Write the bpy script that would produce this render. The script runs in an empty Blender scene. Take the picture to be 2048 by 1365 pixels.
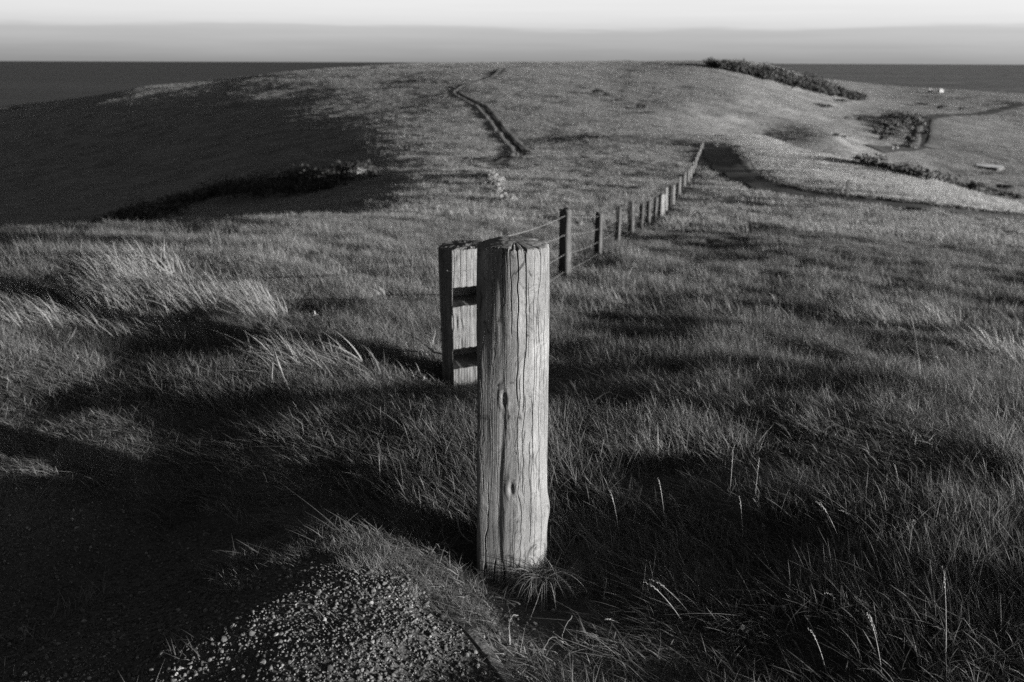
import bpy, bmesh, math, random
import numpy as np
from mathutils import Vector, Matrix
random.seed(7)
RNG = np.random.default_rng(11)
R = math.radians
scene = bpy.context.scene
COL = scene.collection

# ------------------------------------------------------------------ camera
CAM_H = 1.733
PITCH = R(15.7)
ROLL = R(0.2)
FPX = 1991.0
cam_d = bpy.data.cameras.new('camera')
cam_d.sensor_width = 36.0
cam_d.lens = 35.0
cam_d.clip_start = 0.05
cam_d.clip_end = 90000
cam_d.dof.use_dof = True
cam_d.dof.focus_distance = 3.15
cam_d.dof.aperture_fstop = 4.3
cam = bpy.data.objects.new('camera', cam_d)
COL.objects.link(cam)
cam.location = (0, 0, CAM_H)
cam.matrix_world = (Matrix.Translation((0, 0, CAM_H)) @ Matrix.Rotation(math.pi/2 - PITCH, 4, 'X')
                    @ Matrix.Rotation(ROLL, 4, 'Z'))
scene.camera = cam

def ray(u, v):
    """direction with dy = 1 through photo pixel (2048 wide)"""
    a = (u - 1024.0)/FPX; b = (682.5 - v)/FPX
    c, s = math.cos(ROLL), math.sin(ROLL)
    a, b = a*c - b*s, a*s + b*c
    cp, sp = math.cos(PITCH), math.sin(PITCH)
    dy = cp + b*sp
    return a/dy, (-sp + b*cp)/dy

def pt(u, v, Y):
    kx, kz = ray(u, v)
    return (kx*Y, Y, CAM_H + kz*Y)

# ------------------------------------------------------------------ noise
def _hash(ix, iy, seed):
    h = (ix.astype(np.int64)*374761393 + iy.astype(np.int64)*668265263 + seed*982451653) & 0xFFFFFFFF
    h = ((h ^ (h >> 13))*1274126177) & 0xFFFFFFFF
    h = h ^ (h >> 16)
    return h.astype(np.float64)/4294967295.0

def vnoise(x, y, seed=0):
    x = np.asarray(x, float); y = np.asarray(y, float)
    ix = np.floor(x); iy = np.floor(y)
    fx = x - ix; fy = y - iy
    ux = fx*fx*fx*(fx*(fx*6 - 15) + 10); uy = fy*fy*fy*(fy*(fy*6 - 15) + 10)
    a = _hash(ix, iy, seed); b = _hash(ix + 1, iy, seed)
    c = _hash(ix, iy + 1, seed); d = _hash(ix + 1, iy + 1, seed)
    return (a*(1 - ux) + b*ux)*(1 - uy) + (c*(1 - ux) + d*ux)*uy

def fbm(x, y, seed=0, octv=3):
    s = 0; amp = 1; tot = 0
    for o in range(octv):
        s = s + amp*(vnoise(x*2**o + 17.3*o, y*2**o + 9.1*o, seed + o) - .5)
        tot += amp; amp *= .5
    return s/tot*2      # about -1..1

def sstep(a, b, x):
    t = np.clip((x - a)/(b - a), 0, 1)
    return t*t*(3 - 2*t)

# ------------------------------------------------------------------ terrain
CP = []
def c_px(u, v, Y): CP.append(pt(u, v, Y))
for q in [(0,850,5.2),(300,760,6.15),(0,760,6.1),(0,700,7.05),(420,690,7.1),(0,560,13),(0,470,22),(0,505,62),(0,462,112),(0,400,220),(0,330,330),(0,270,430),(0,228,500),(0,217,540),(0,226,620),
          (300,462,25),(300,482,60),(300,440,112),(300,360,203),(300,285,305),(300,230,400),(300,190,470),(300,174,525),(300,184,610),
          (560,441,31),(600,452,45),(600,428,68),(600,396,112),(600,315,190),(600,240,280),(600,192,370),(600,158,450),(600,145,505),(600,150,600),
          (760,438,35),(800,425,46),(800,388,70),(800,342,115),(800,282,180),(800,215,280),(800,172,370),(800,145,450),(800,131,520),(800,135,620),
          (985,410,56),(1024,345,105),(1024,310,150),(1024,260,210),(1024,200,290),(1024,160,370),(1024,138,450),(1024,126,520),(1024,128,620),
          (1130,572,14),(1197,517,21),(1322,432,47),
          (1250,440,42),(1250,380,75),(1250,320,130),(1250,270,190),(1250,215,280),(1250,165,370),(1250,138,460),(1250,125,530),(1250,128,640),
          (1400,500,26),(1400,400,66),(1400,305,150),(1400,270,205),(1400,215,290),(1400,165,380),(1400,136,460),(1400,124,530),(1400,129,640),
          (1600,612,12.5),(1600,490,27),(1600,385,80),(1533,279,190),(1660,315,152),(1804,351,126),(2048,416,98),
          (1533,296,225),(1533,274,262),(1660,334,182),(1660,310,232),(1804,374,158),(1804,346,225),(2048,443,128),(2048,409,205),
          (1478,200,320),(1667,272,262),(1600,240,310),(1700,290,260),(1835,300,300),(1850,240,400),
          (1500,125,532),(1600,152,540),(1730,197,545),(1600,190,450),(1720,235,420),
          (1700,165,800),(1720,190,640),(1900,200,640),(2048,216,560),(2048,260,420),(2048,330,280),(2048,186,800),(1880,178,800),
          (2048,1000,3.72),(2048,735,7.5),(2048,620,13),(2048,528,26),(2048,446,58),(1700,715,7.3),(1024,850,4.74)]:
    c_px(*q)
for q in [(0,1.2,0),(0,3.1,0),(-.24,5.6,-.10),(0,8,-.42),(-2,2,-.03),(2,2,0),(-2.6,4,-.12),(2,3.2,0.0),(-1,1,0),(1,1,.0)]:
    CP.append(q)
# round the rest of the headland, out of the photograph's view
for th, prof in {-55:[(2,-.05),(6,-.4),(20,-2.2),(60,-10),(150,-26),(300,-40),(560,-62)],
                 55:[(2,.05),(6,-.25),(20,-2.1),(60,-7.5),(150,-18),(300,-27),(560,-30)],
                 -90:[(2,0),(6,-.3),(20,-1.6),(60,-7),(200,-34),(560,-70)],
                 90:[(2,.08),(6,.05),(20,-1.0),(60,-5.0),(200,-14),(560,-40)],
                 -130:[(2,0),(8,0),(30,-.4),(100,-6),(300,-30),(560,-70)],
                 130:[(2,.05),(8,.1),(30,-.3),(100,-4),(300,-20),(560,-50)],
                 180:[(2,.02),(8,.1),(30,.8),(100,2),(300,-8),(560,-60)],
                 -180:[(2,.02),(8,.1),(30,.8),(100,2),(300,-8),(560,-60)]}.items():
    for r_, z_ in prof:
        CP.append((r_*math.sin(R(th)), r_*math.cos(R(th)), z_))
CP = np.array(CP)

def tps_coords(x, y):
    r = np.hypot(x, y); th = np.arctan2(x, y)
    return np.stack([th*3.0, np.log(r + .5)], -1), r
_S, _r = tps_coords(CP[:, 0], CP[:, 1])
_W = CP[:, 2]/(_r + 3.0)
def _phi(d2): return np.where(d2 > 1e-12, .5*d2*np.log(d2 + 1e-20), 0)
_n = len(_S)
_K = _phi(((_S[:, None] - _S[None])**2).sum(-1)) + np.eye(_n)*0.0002
_P = np.hstack([np.ones((_n, 1)), _S])
_A = np.block([[_K, _P], [_P.T, np.zeros((3, 3))]])
_sol = np.linalg.solve(_A, np.concatenate([_W, np.zeros(3)]))
def base_z(x, y):
    x = np.atleast_1d(np.asarray(x, float)); y = np.atleast_1d(np.asarray(y, float))
    out = np.empty(x.size); xf = x.ravel(); yf = y.ravel()
    for i in range(0, x.size, 40000):
        S, r = tps_coords(xf[i:i+40000], yf[i:i+40000])
        d2 = ((S[:, None] - _S[None])**2).sum(-1)
        w = _phi(d2) @ _sol[:_n] + _sol[_n] + S @ _sol[_n+1:]
        z = w*(r + 3.0)
        th = np.degrees(np.arctan2(xf[i:i+40000], yf[i:i+40000]))
        edge = 640 + 220*sstep(11, 15, th)*(1 - sstep(50, 70, th))
        f = sstep(edge, edge + 160, r)
        out[i:i+40000] = z*(1 - f) + (-95)*f
    return out.reshape(x.shape)

# gravel path: how much a place belongs to it (1 inside)
def world0(u, v, z=0.0):
    kx, kz = ray(u, v); Y = (z - CAM_H)/kz
    return kx*Y, Y
GRAVEL = [world0(*q) for q in [(1010,1400),(990,1365),(800,1165),(640,1075),(420,985),(160,930),(-260,900),(-700,1000),(-700,1500),(0,2600),(900,2600)]]
def poly_sd(x, y, poly):
    """signed distance to a polygon, positive inside"""
    x = np.asarray(x, float); y = np.asarray(y, float)
    dmin = np.full(x.shape, 1e9); inside = np.zeros(x.shape, bool)
    n = len(poly)
    for i in range(n):
        x0, y0 = poly[i]; x1, y1 = poly[(i+1) % n]
        ex, ey = x1 - x0, y1 - y0
        t = np.clip(((x - x0)*ex + (y - y0)*ey)/(ex*ex + ey*ey), 0, 1)
        dmin = np.minimum(dmin, np.hypot(x - x0 - t*ex, y - y0 - t*ey))
        c = ((y0 > y) != (y1 > y)) & (x < (x1 - x0)*(y - y0)/((y1 - y0) + 1e-12) + x0)
        inside ^= c
    return np.where(inside, dmin, -dmin)
def gravel_mask(x, y):
    r = np.hypot(x, y)
    m = sstep(-.10, .10, poly_sd(x, y, GRAVEL) + .12*fbm(x*2.2, y*2.2, 71, 2))
    return np.where(r < 14, m, 0)

def ground_z(x, y, fine=True):
    x = np.atleast_1d(np.asarray(x, float)); y = np.atleast_1d(np.asarray(y, float))
    z = base_z(x, y)
    r = np.hypot(x, y)
    # undulation: tussocky near, broad folds far
    far = sstep(25, 120, r)
    z = z + far*(fbm(x/26, y/26, 3, 3)*.75 + fbm(x/9, y/9, 5, 3)*.30)
    mid = sstep(3.5, 9, r)*(1 - sstep(60, 140, r))
    z = z + mid*(fbm(x/3.4, y/2.2, 8, 2)*.10 + fbm(x/1.0, y/.8, 9, 2)*.075)
    g = gravel_mask(x, y)
    near = (1 - sstep(12, 40, r))*(1 - g*.8)
    near = near*(.35 + .65*sstep(.25, .9, np.hypot(x, y - 3.1)))
    z = z + near*fbm(x/.9, y/.75, 13, 3)*.10 - .075*np.exp(-((x - .05)/.42)**2 - ((y - 3.02)/.34)**2)
    # hump of the gravel shoulder, falling to the left
    z = z + .062*np.clip(-x - .2, 0, 5)*sstep(3.9, 5.4, r)*(1 - sstep(11, 20, r))
    z = z + .12*np.exp(-((x + 2.7)/.9)**2 - ((y - 5.75)/.30)**2) + .09*np.exp(-((x + 1.1)/.9)**2 - ((y - 6.7)/.5)**2) + .06*np.exp(-((x + 1.42)/.22)**2 - ((y - 2.6)/.3)**2)
    z = z + .17*np.exp(-((x + .64)/.62)**2 - ((y - 2.75)/.62)**2)
    z = z + .16*np.exp(-((x + 3.2)/2.0)**2 - ((y - 8.3)/1.1)**2) + .09*np.exp(-((x - 1.02)/.34)**2 - ((y - 3.72)/.22)**2)
    z = z - .12*sstep(.7, 2.2, -x)*(1 - sstep(3.3, 5, r))
    # bank added out of view on the right to shade the foreground
    z = z + .27*np.exp(-(((x - 3.75)*.883 + (y - 2.0)*-.469)/.75)**2 - (((x - 3.75)*.469 + (y - 2.0)*.883)/.85)**2)*(1 + .8*fbm(x*1.9, y*1.9, 45, 2))
    z = z + g*fbm(x*5, y*5, 31, 2)*.012
    return z

def hit(u, v, rmax=900):
    """first place where the ray through a photo pixel meets the ground"""
    kx, kz = ray(u, v)
    Y = np.exp(np.linspace(math.log(1.2), math.log(rmax), 1600))
    zz = ground_z(kx*Y, Y); rz = CAM_H + kz*Y
    i = np.argmax(zz >= rz)
    if not (zz >= rz).any(): return None
    return (kx*Y[i], Y[i], float(zz[i]))

# ------------------------------------------------------------------ helpers
def tag(o, label=None, cat=None, group=None, kind=None):
    if label: o['label'] = label
    if cat: o['category'] = cat
    if group: o['group'] = group
    if kind: o['kind'] = kind
    return o
def mesh_obj(name, verts, faces, mat=None, parent=None, smooth=False):
    me = bpy.data.meshes.new(name)
    me.from_pydata([tuple(v) for v in verts], [], [tuple(int(i) for i in f) for f in faces])
    if mat: me.materials.append(mat)
    if smooth: me.polygons.foreach_set('use_smooth', [True]*len(me.polygons))
    me.update()
    o = bpy.data.objects.new(name, me); COL.objects.link(o)
    if parent: o.parent = parent
    return o
def empty(name, loc=(0,0,0), rz=0):
    o = bpy.data.objects.new(name, None); COL.objects.link(o)
    o.location = loc; o.rotation_euler = (0, 0, rz); o.empty_display_size = .1
    return o
def tube(path, rad, n=6):
    """verts, faces of a tube; rad may be a list"""
    V = []; F = []
    P = [Vector(p) for p in path]
    for i, p in enumerate(P):
        d = (P[min(i+1, len(P)-1)] - P[max(i-1, 0)]).normalized()
        a = d.cross(Vector((0, 0, 1)) if abs(d.z) < .9 else Vector((1, 0, 0))).normalized(); b = d.cross(a)
        r = rad[i] if isinstance(rad, (list, tuple)) else rad
        for k in range(n):
            t = 2*math.pi*k/n
            V.append(p + a*math.cos(t)*r + b*math.sin(t)*r)
    for i in range(len(P)-1):
        for k in range(n):
            F.append((i*n+k, i*n+(k+1) % n, (i+1)*n+(k+1) % n, (i+1)*n+k))
    F.append(tuple(range(n))[::-1]); F.append(tuple((len(P)-1)*n + k for k in range(n)))
    return V, F

# ------------------------------------------------------------------ materials
def new_mat(name):
    m = bpy.data.materials.new(name); m.use_nodes = True
    nt = m.node_tree; nt.nodes.clear()
    out = nt.nodes.new('ShaderNodeOutputMaterial')
    return m, nt, out
def N(nt, t, **kw):
    n = nt.nodes.new(t)
    for k, v in kw.items():
        if k.startswith('i_'):
            n.inputs[int(k[2:]) if k[2:].isdigit() else k[2:].replace('_', ' ')].default_value = v
        else: setattr(n, k, v)
    return n
def ramp(nt, src, stops):
    r = nt.nodes.new('ShaderNodeValToRGB')
    el = r.color_ramp.elements
    while len(el) < len(stops): el.new(.5)
    for e, (p, c) in zip(el, stops):
        e.position = p; e.color = (c, c, c, 1)
    nt.links.new(src, r.inputs[0]); return r
def princ(nt, out, rough=.9, spec=.2):
    b = N(nt, 'ShaderNodeBsdfPrincipled'); b.inputs['Roughness'].default_value = rough
    b.inputs['Specular IOR Level'].default_value = spec
    nt.links.new(b.outputs[0], out.inputs[0]); return b

def mat_plain(name, val, var=.3, scale=8, rough=.9, bump=.0, bscale=40):
    m, nt, out = new_mat(name); L = nt.links
    b = princ(nt, out, rough)
    tc = N(nt, 'ShaderNodeTexCoord')
    nz = N(nt, 'ShaderNodeTexNoise'); nz.inputs['Scale'].default_value = scale; nz.inputs['Detail'].default_value = 5
    L.new(tc.outputs['Object'], nz.inputs['Vector'])
    r = ramp(nt, nz.outputs[0], [(.3, val*(1-var)), (.7, val*(1+var))])
    L.new(r.outputs[0], b.inputs['Base Color'])
    if bump:
        n2 = N(nt, 'ShaderNodeTexNoise'); n2.inputs['Scale'].default_value = bscale; n2.inputs['Detail'].default_value = 6
        L.new(tc.outputs['Object'], n2.inputs['Vector'])
        bp = N(nt, 'ShaderNodeBump'); bp.inputs['Strength'].default_value = .8; bp.inputs['Distance'].default_value = bump
        L.new(n2.outputs[0], bp.inputs['Height']); L.new(bp.outputs[0], b.inputs['Normal'])
    return m

def mat_grass(name, lo, hi, trans=.25, rough=.6):
    m, nt, out = new_mat(name); L = nt.links
    oi = N(nt, 'ShaderNodeObjectInfo')
    r = ramp(nt, oi.outputs['Random'], [(0, lo), (.75, (lo+hi)/2), (1, hi)])
    b = N(nt, 'ShaderNodeBsdfPrincipled'); b.inputs['Roughness'].default_value = rough
    b.inputs['Specular IOR Level'].default_value = .25
    t = N(nt, 'ShaderNodeBsdfTranslucent')
    mx = N(nt, 'ShaderNodeMixShader'); mx.inputs[0].default_value = trans
    L.new(r.outputs[0], b.inputs['Base Color']); L.new(r.outputs[0], t.inputs[0])
    L.new(b.outputs[0], mx.inputs[1]); L.new(t.outputs[0], mx.inputs[2]); L.new(mx.outputs[0], out.inputs[0])
    return m

def mat_ground():
    m, nt, out = new_mat('ground_turf'); L = nt.links
    b = princ(nt, out, .95, .1)
    geo = N(nt, 'ShaderNodeNewGeometry')
    at = N(nt, 'ShaderNodeAttribute', attribute_name='gravel')
    n1 = N(nt, 'ShaderNodeTexNoise'); n1.inputs['Scale'].default_value = .9; n1.inputs['Detail'].default_value = 8
    n2 = N(nt, 'ShaderNodeTexNoise'); n2.inputs['Scale'].default_value = 60; n2.inputs['Detail'].default_value = 6
    L.new(geo.outputs['Position'], n1.inputs['Vector']); L.new(geo.outputs['Position'], n2.inputs['Vector'])
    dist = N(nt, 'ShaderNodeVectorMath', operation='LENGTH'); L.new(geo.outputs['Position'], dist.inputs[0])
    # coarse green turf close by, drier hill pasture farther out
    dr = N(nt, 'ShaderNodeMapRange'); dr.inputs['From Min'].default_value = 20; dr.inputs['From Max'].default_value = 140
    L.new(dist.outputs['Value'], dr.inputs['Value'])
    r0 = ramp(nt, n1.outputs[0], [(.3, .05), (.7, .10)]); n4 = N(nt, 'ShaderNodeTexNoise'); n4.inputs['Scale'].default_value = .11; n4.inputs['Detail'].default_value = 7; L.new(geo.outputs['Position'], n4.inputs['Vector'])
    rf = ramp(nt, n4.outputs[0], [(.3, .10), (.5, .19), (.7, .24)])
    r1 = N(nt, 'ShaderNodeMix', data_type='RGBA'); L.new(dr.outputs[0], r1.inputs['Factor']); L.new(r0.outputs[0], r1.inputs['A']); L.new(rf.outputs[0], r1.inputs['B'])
    r2 = ramp(nt, n2.outputs[0], [(.3, .045), (.7, .11)])
    mx = N(nt, 'ShaderNodeMix', data_type='RGBA')
    L.new(at.outputs['Fac'], mx.inputs['Factor']); L.new(r1.outputs['Result'], mx.inputs['A']); L.new(r2.outputs[0], mx.inputs['B'])
    L.new(mx.outputs['Result'], b.inputs['Base Color'])
    n3 = N(nt, 'ShaderNodeTexNoise'); n3.inputs['Scale'].default_value = 1.6; n3.inputs['Detail'].default_value = 8
    L.new(geo.outputs['Position'], n3.inputs['Vector'])
    b1 = N(nt, 'ShaderNodeBump'); b1.inputs['Strength'].default_value = .7; b1.inputs['Distance'].default_value = .25
    L.new(n3.outputs[0], b1.inputs['Height'])
    b2 = N(nt, 'ShaderNodeBump'); b2.inputs['Strength'].default_value = .8; b2.inputs['Distance'].default_value = .01
    L.new(n2.outputs[0], b2.inputs['Height']); L.new(b1.outputs[0], b2.inputs['Normal'])
    L.new(b2.outputs[0], b.inputs['Normal'])
    return m
M_GROUND = mat_ground()

# ------------------------------------------------------------------ ground sheet
def build_ground():
    ths = np.concatenate([np.arange(-180, -40, 3.0), np.arange(-40, -34, 1.0), np.arange(-34, 34.01, .25), np.arange(35, 41, 1.0), np.arange(43, 180, 3.0)])
    ths = np.radians(ths)
    rs = np.concatenate([[.25, .6], np.exp(np.arange(math.log(.9), math.log(960), .0095))])
    TH, RR = np.meshgrid(ths, rs)
    X = RR*np.sin(TH); Y = RR*np.cos(TH)
    Z = ground_z(X, Y)
    nr, nt_ = X.shape
    V = np.stack([X, Y, Z], -1).reshape(-1, 3)
    V = np.vstack([[0, 0, float(ground_z(0., .01)[0])], V])
    i, j = np.meshgrid(np.arange(nr - 1), np.arange(nt_), indexing='ij')
    j2 = (j + 1) % nt_
    F = np.stack([i*nt_ + j, i*nt_ + j2, (i+1)*nt_ + j2, (i+1)*nt_ + j], -1).reshape(-1, 4) + 1
    F = F[:, ::-1]
    me = bpy.data.meshes.new('ground')
    nf = len(F)
    tri = np.stack([np.zeros(nt_, int), (np.arange(nt_) + 1) % nt_ + 1, np.arange(nt_) + 1], -1)
    me.vertices.add(len(V)); me.vertices.foreach_set('co', V.ravel())
    loops = np.concatenate([F.ravel(), tri.ravel()])
    me.loops.add(len(loops)); me.loops.foreach_set('vertex_index', loops.astype(np.int32))
    me.polygons.add(nf + nt_)
    starts = np.concatenate([np.arange(nf)*4, nf*4 + np.arange(nt_)*3])
    me.polygons.foreach_set('loop_start', starts.astype(np.int32))
    me.polygons.foreach_set('use_smooth', np.ones(nf + nt_, bool))
    me.update(calc_edges=True); me.validate()
    a = me.attributes.new('gravel', 'FLOAT', 'POINT')
    g = gravel_mask(V[:, 0], V[:, 1])
    a.data.foreach_set('value', g.astype(np.float32))
    me.materials.append(M_GROUND)
    o = bpy.data.objects.new('ground', me); COL.objects.link(o)
    tag(o, kind='structure')
    return o
build_ground()

# ------------------------------------------------------------------ wood
def mat_wood(name, lo, hi, wav=1.0, zs=1.0):
    m, nt, out = new_mat(name); L = nt.links
    b = princ(nt, out, .85, .2)
    tc = N(nt, 'ShaderNodeTexCoord')
    # wavy grain: stretch along the trunk, bend with a slow noise
    n0 = N(nt, 'ShaderNodeTexNoise'); n0.inputs['Scale'].default_value = 5; n0.inputs['Detail'].default_value = 2
    L.new(tc.outputs['Object'], n0.inputs['Vector'])
    sub = N(nt, 'ShaderNodeVectorMath', operation='SUBTRACT'); sub.inputs[1].default_value = (.5, .5, .5)
    L.new(n0.outputs['Color'], sub.inputs[0])
    sc = N(nt, 'ShaderNodeVectorMath', operation='MULTIPLY'); sc.inputs[1].default_value = (.16*wav, .16*wav, 0)
    L.new(sub.outputs[0], sc.inputs[0])
    ad = N(nt, 'ShaderNodeVectorMath', operation='ADD'); L.new(tc.outputs['Object'], ad.inputs[0]); L.new(sc.outputs[0], ad.inputs[1])
    mp = N(nt, 'ShaderNodeMapping'); mp.inputs['Scale'].default_value = (1, 1, .045*zs)
    L.new(ad.outputs[0], mp.inputs['Vector'])
    g1 = N(nt, 'ShaderNodeTexNoise'); g1.inputs['Scale'].default_value = 150; g1.inputs['Detail'].default_value = 6; g1.inputs['Roughness'].default_value = .7
    g2 = N(nt, 'ShaderNodeTexNoise'); g2.inputs['Scale'].default_value = 55; g2.inputs['Detail'].default_value = 4
    L.new(mp.outputs[0], g1.inputs['Vector']); L.new(mp.outputs[0], g2.inputs['Vector'])
    st = N(nt, 'ShaderNodeTexNoise'); st.inputs['Scale'].default_value = 7; st.inputs['Detail'].default_value = 6
    L.new(tc.outputs['Object'], st.inputs['Vector'])
    r1 = ramp(nt, g1.outputs[0], [(.30, lo*.65), (.5, (lo+hi)/2), (.75, hi)])
    r2 = ramp(nt, g2.outputs[0], [(.30, .32), (.40, .92), (.7, 1.06)])
    r3 = ramp(nt, st.outputs[0], [(.28, .62), (.65, 1.1)])
    m1 = N(nt, 'ShaderNodeMix', data_type='RGBA', blend_type='MULTIPLY'); m1.inputs['Factor'].default_value = 1
    m2 = N(nt, 'ShaderNodeMix', data_type='RGBA', blend_type='MULTIPLY'); m2.inputs['Factor'].default_value = 1
    L.new(r1.outputs[0], m1.inputs['A']); L.new(r2.outputs[0], m1.inputs['B'])
    L.new(m1.outputs['Result'], m2.inputs['A']); L.new(r3.outputs[0], m2.inputs['B'])
    L.new(m2.outputs['Result'], b.inputs['Base Color'])
    ma = N(nt, 'ShaderNodeMath', operation='MULTIPLY_ADD'); ma.inputs[1].default_value = .6
    L.new(g1.outputs[0], ma.inputs[0]); L.new(r2.outputs[0], ma.inputs[2])
    bp = N(nt, 'ShaderNodeBump'); bp.inputs['Strength'].default_value = .5; bp.inputs['Distance'].default_value = .003
    L.new(ma.outputs[0], bp.inputs['Height']); L.new(bp.outputs[0], b.inputs['Normal'])
    return m
M_WOOD = mat_wood('weathered_hardwood', .115, .185, 1.3)
M_WOOD2 = mat_wood('old_split_timber', .10, .19, .5)
M_WOODF = mat_wood('fence_timber', .045, .09, .5)
M_WOODG = mat_wood('shaded_fence_timber', .025, .05, .5)
M_DARKWOOD = mat_plain('knot_wood', .085, .5, 40, .9, .003, 90)
M_WIRE = mat_plain('galvanised_wire', .12, .2, 30, .5)

def lathe_mesh(name, thetas, zs, rad, ztop, mat, parent, rings=14, crack=None):
    """rad(TH, Z) -> radius; ztop(x, y) -> height of the sawn end"""
    TH, ZZ = np.meshgrid(thetas, zs)
    RR = rad(TH, ZZ)
    X = RR*np.sin(TH); Y = -RR*np.cos(TH)
    n = len(thetas); k = len(zs)
    # squeeze the column so that its rim meets the sawn end
    zr = ztop(X[-1], Y[-1])
    f = ((ZZ - zs[0])/(zs[-1] - zs[0]))
    ZZ = ZZ + (zr[None] - zs[-1])*sstep(.80, 1.0, f)
    V = [np.stack([X, Y, ZZ], -1).reshape(-1, 3)]
    for q in range(1, rings + 1):
        s = 1 - q/(rings + 0.0)
        s = max(s, .001)
        x = X[-1]*s; y = Y[-1]*s
        V.append(np.stack([x, y, ztop(x, y)], -1))
    V = np.vstack(V)
    rows = k + rings
    i, j = np.meshgrid(np.arange(rows - 1), np.arange(n), indexing='ij')
    F = np.stack([i*n + j, i*n + (j+1) % n, (i+1)*n + (j+1) % n, (i+1)*n + j], -1).reshape(-1, 4)
    me = bpy.data.meshes.new(name)
    me.vertices.add(len(V)); me.vertices.foreach_set('co', V.ravel())
    me.loops.add(F.size); me.loops.foreach_set('vertex_index', F.ravel().astype(np.int32))
    me.polygons.add(len(F)); me.polygons.foreach_set('loop_start', (np.arange(len(F))*4).astype(np.int32))
    me.polygons.foreach_set('use_smooth', np.ones(len(F), bool))
    me.update(calc_edges=True); me.materials.append(mat)
    o = bpy.data.objects.new(name, me); COL.objects.link(o)
    if parent: o.parent = parent
    return o

def poly_radius(P, TH, blur=2.0):
    """radius of a polygon cross-section P (x, towards camera) at angle TH from the camera side"""
    P = np.array(P); n = len(P)
    t = np.linspace(-math.pi, math.pi, 1440, endpoint=False)
    dx, dy = np.sin(t), np.cos(t)
    r = np.full(t.shape, 0.0)
    for i in range(n):
        x0, y0 = P[i]; x1, y1 = P[(i+1) % n]
        ex, ey = x1 - x0, y1 - y0
        den = dx*ey - dy*ex
        s = np.where(abs(den) > 1e-9, (x0*ey - y0*ex)/den, -1)
        q = np.where(abs(den) > 1e-9, (x0*dy - y0*dx)/den, -1)
        ok = (s > 0) & (q >= -1e-6) & (q <= 1 + 1e-6)
        r = np.where(ok, np.maximum(r, s), r)
    w = np.exp(-.5*(np.arange(-60, 61)*.25/blur)**2); w /= w.sum()
    r = np.convolve(np.concatenate([r[-60:], r, r[:60]]), w, 'valid')
    tt = (TH + math.pi) % (2*math.pi)
    return np.interp(tt, t + math.pi, r, period=2*math.pi)

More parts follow.
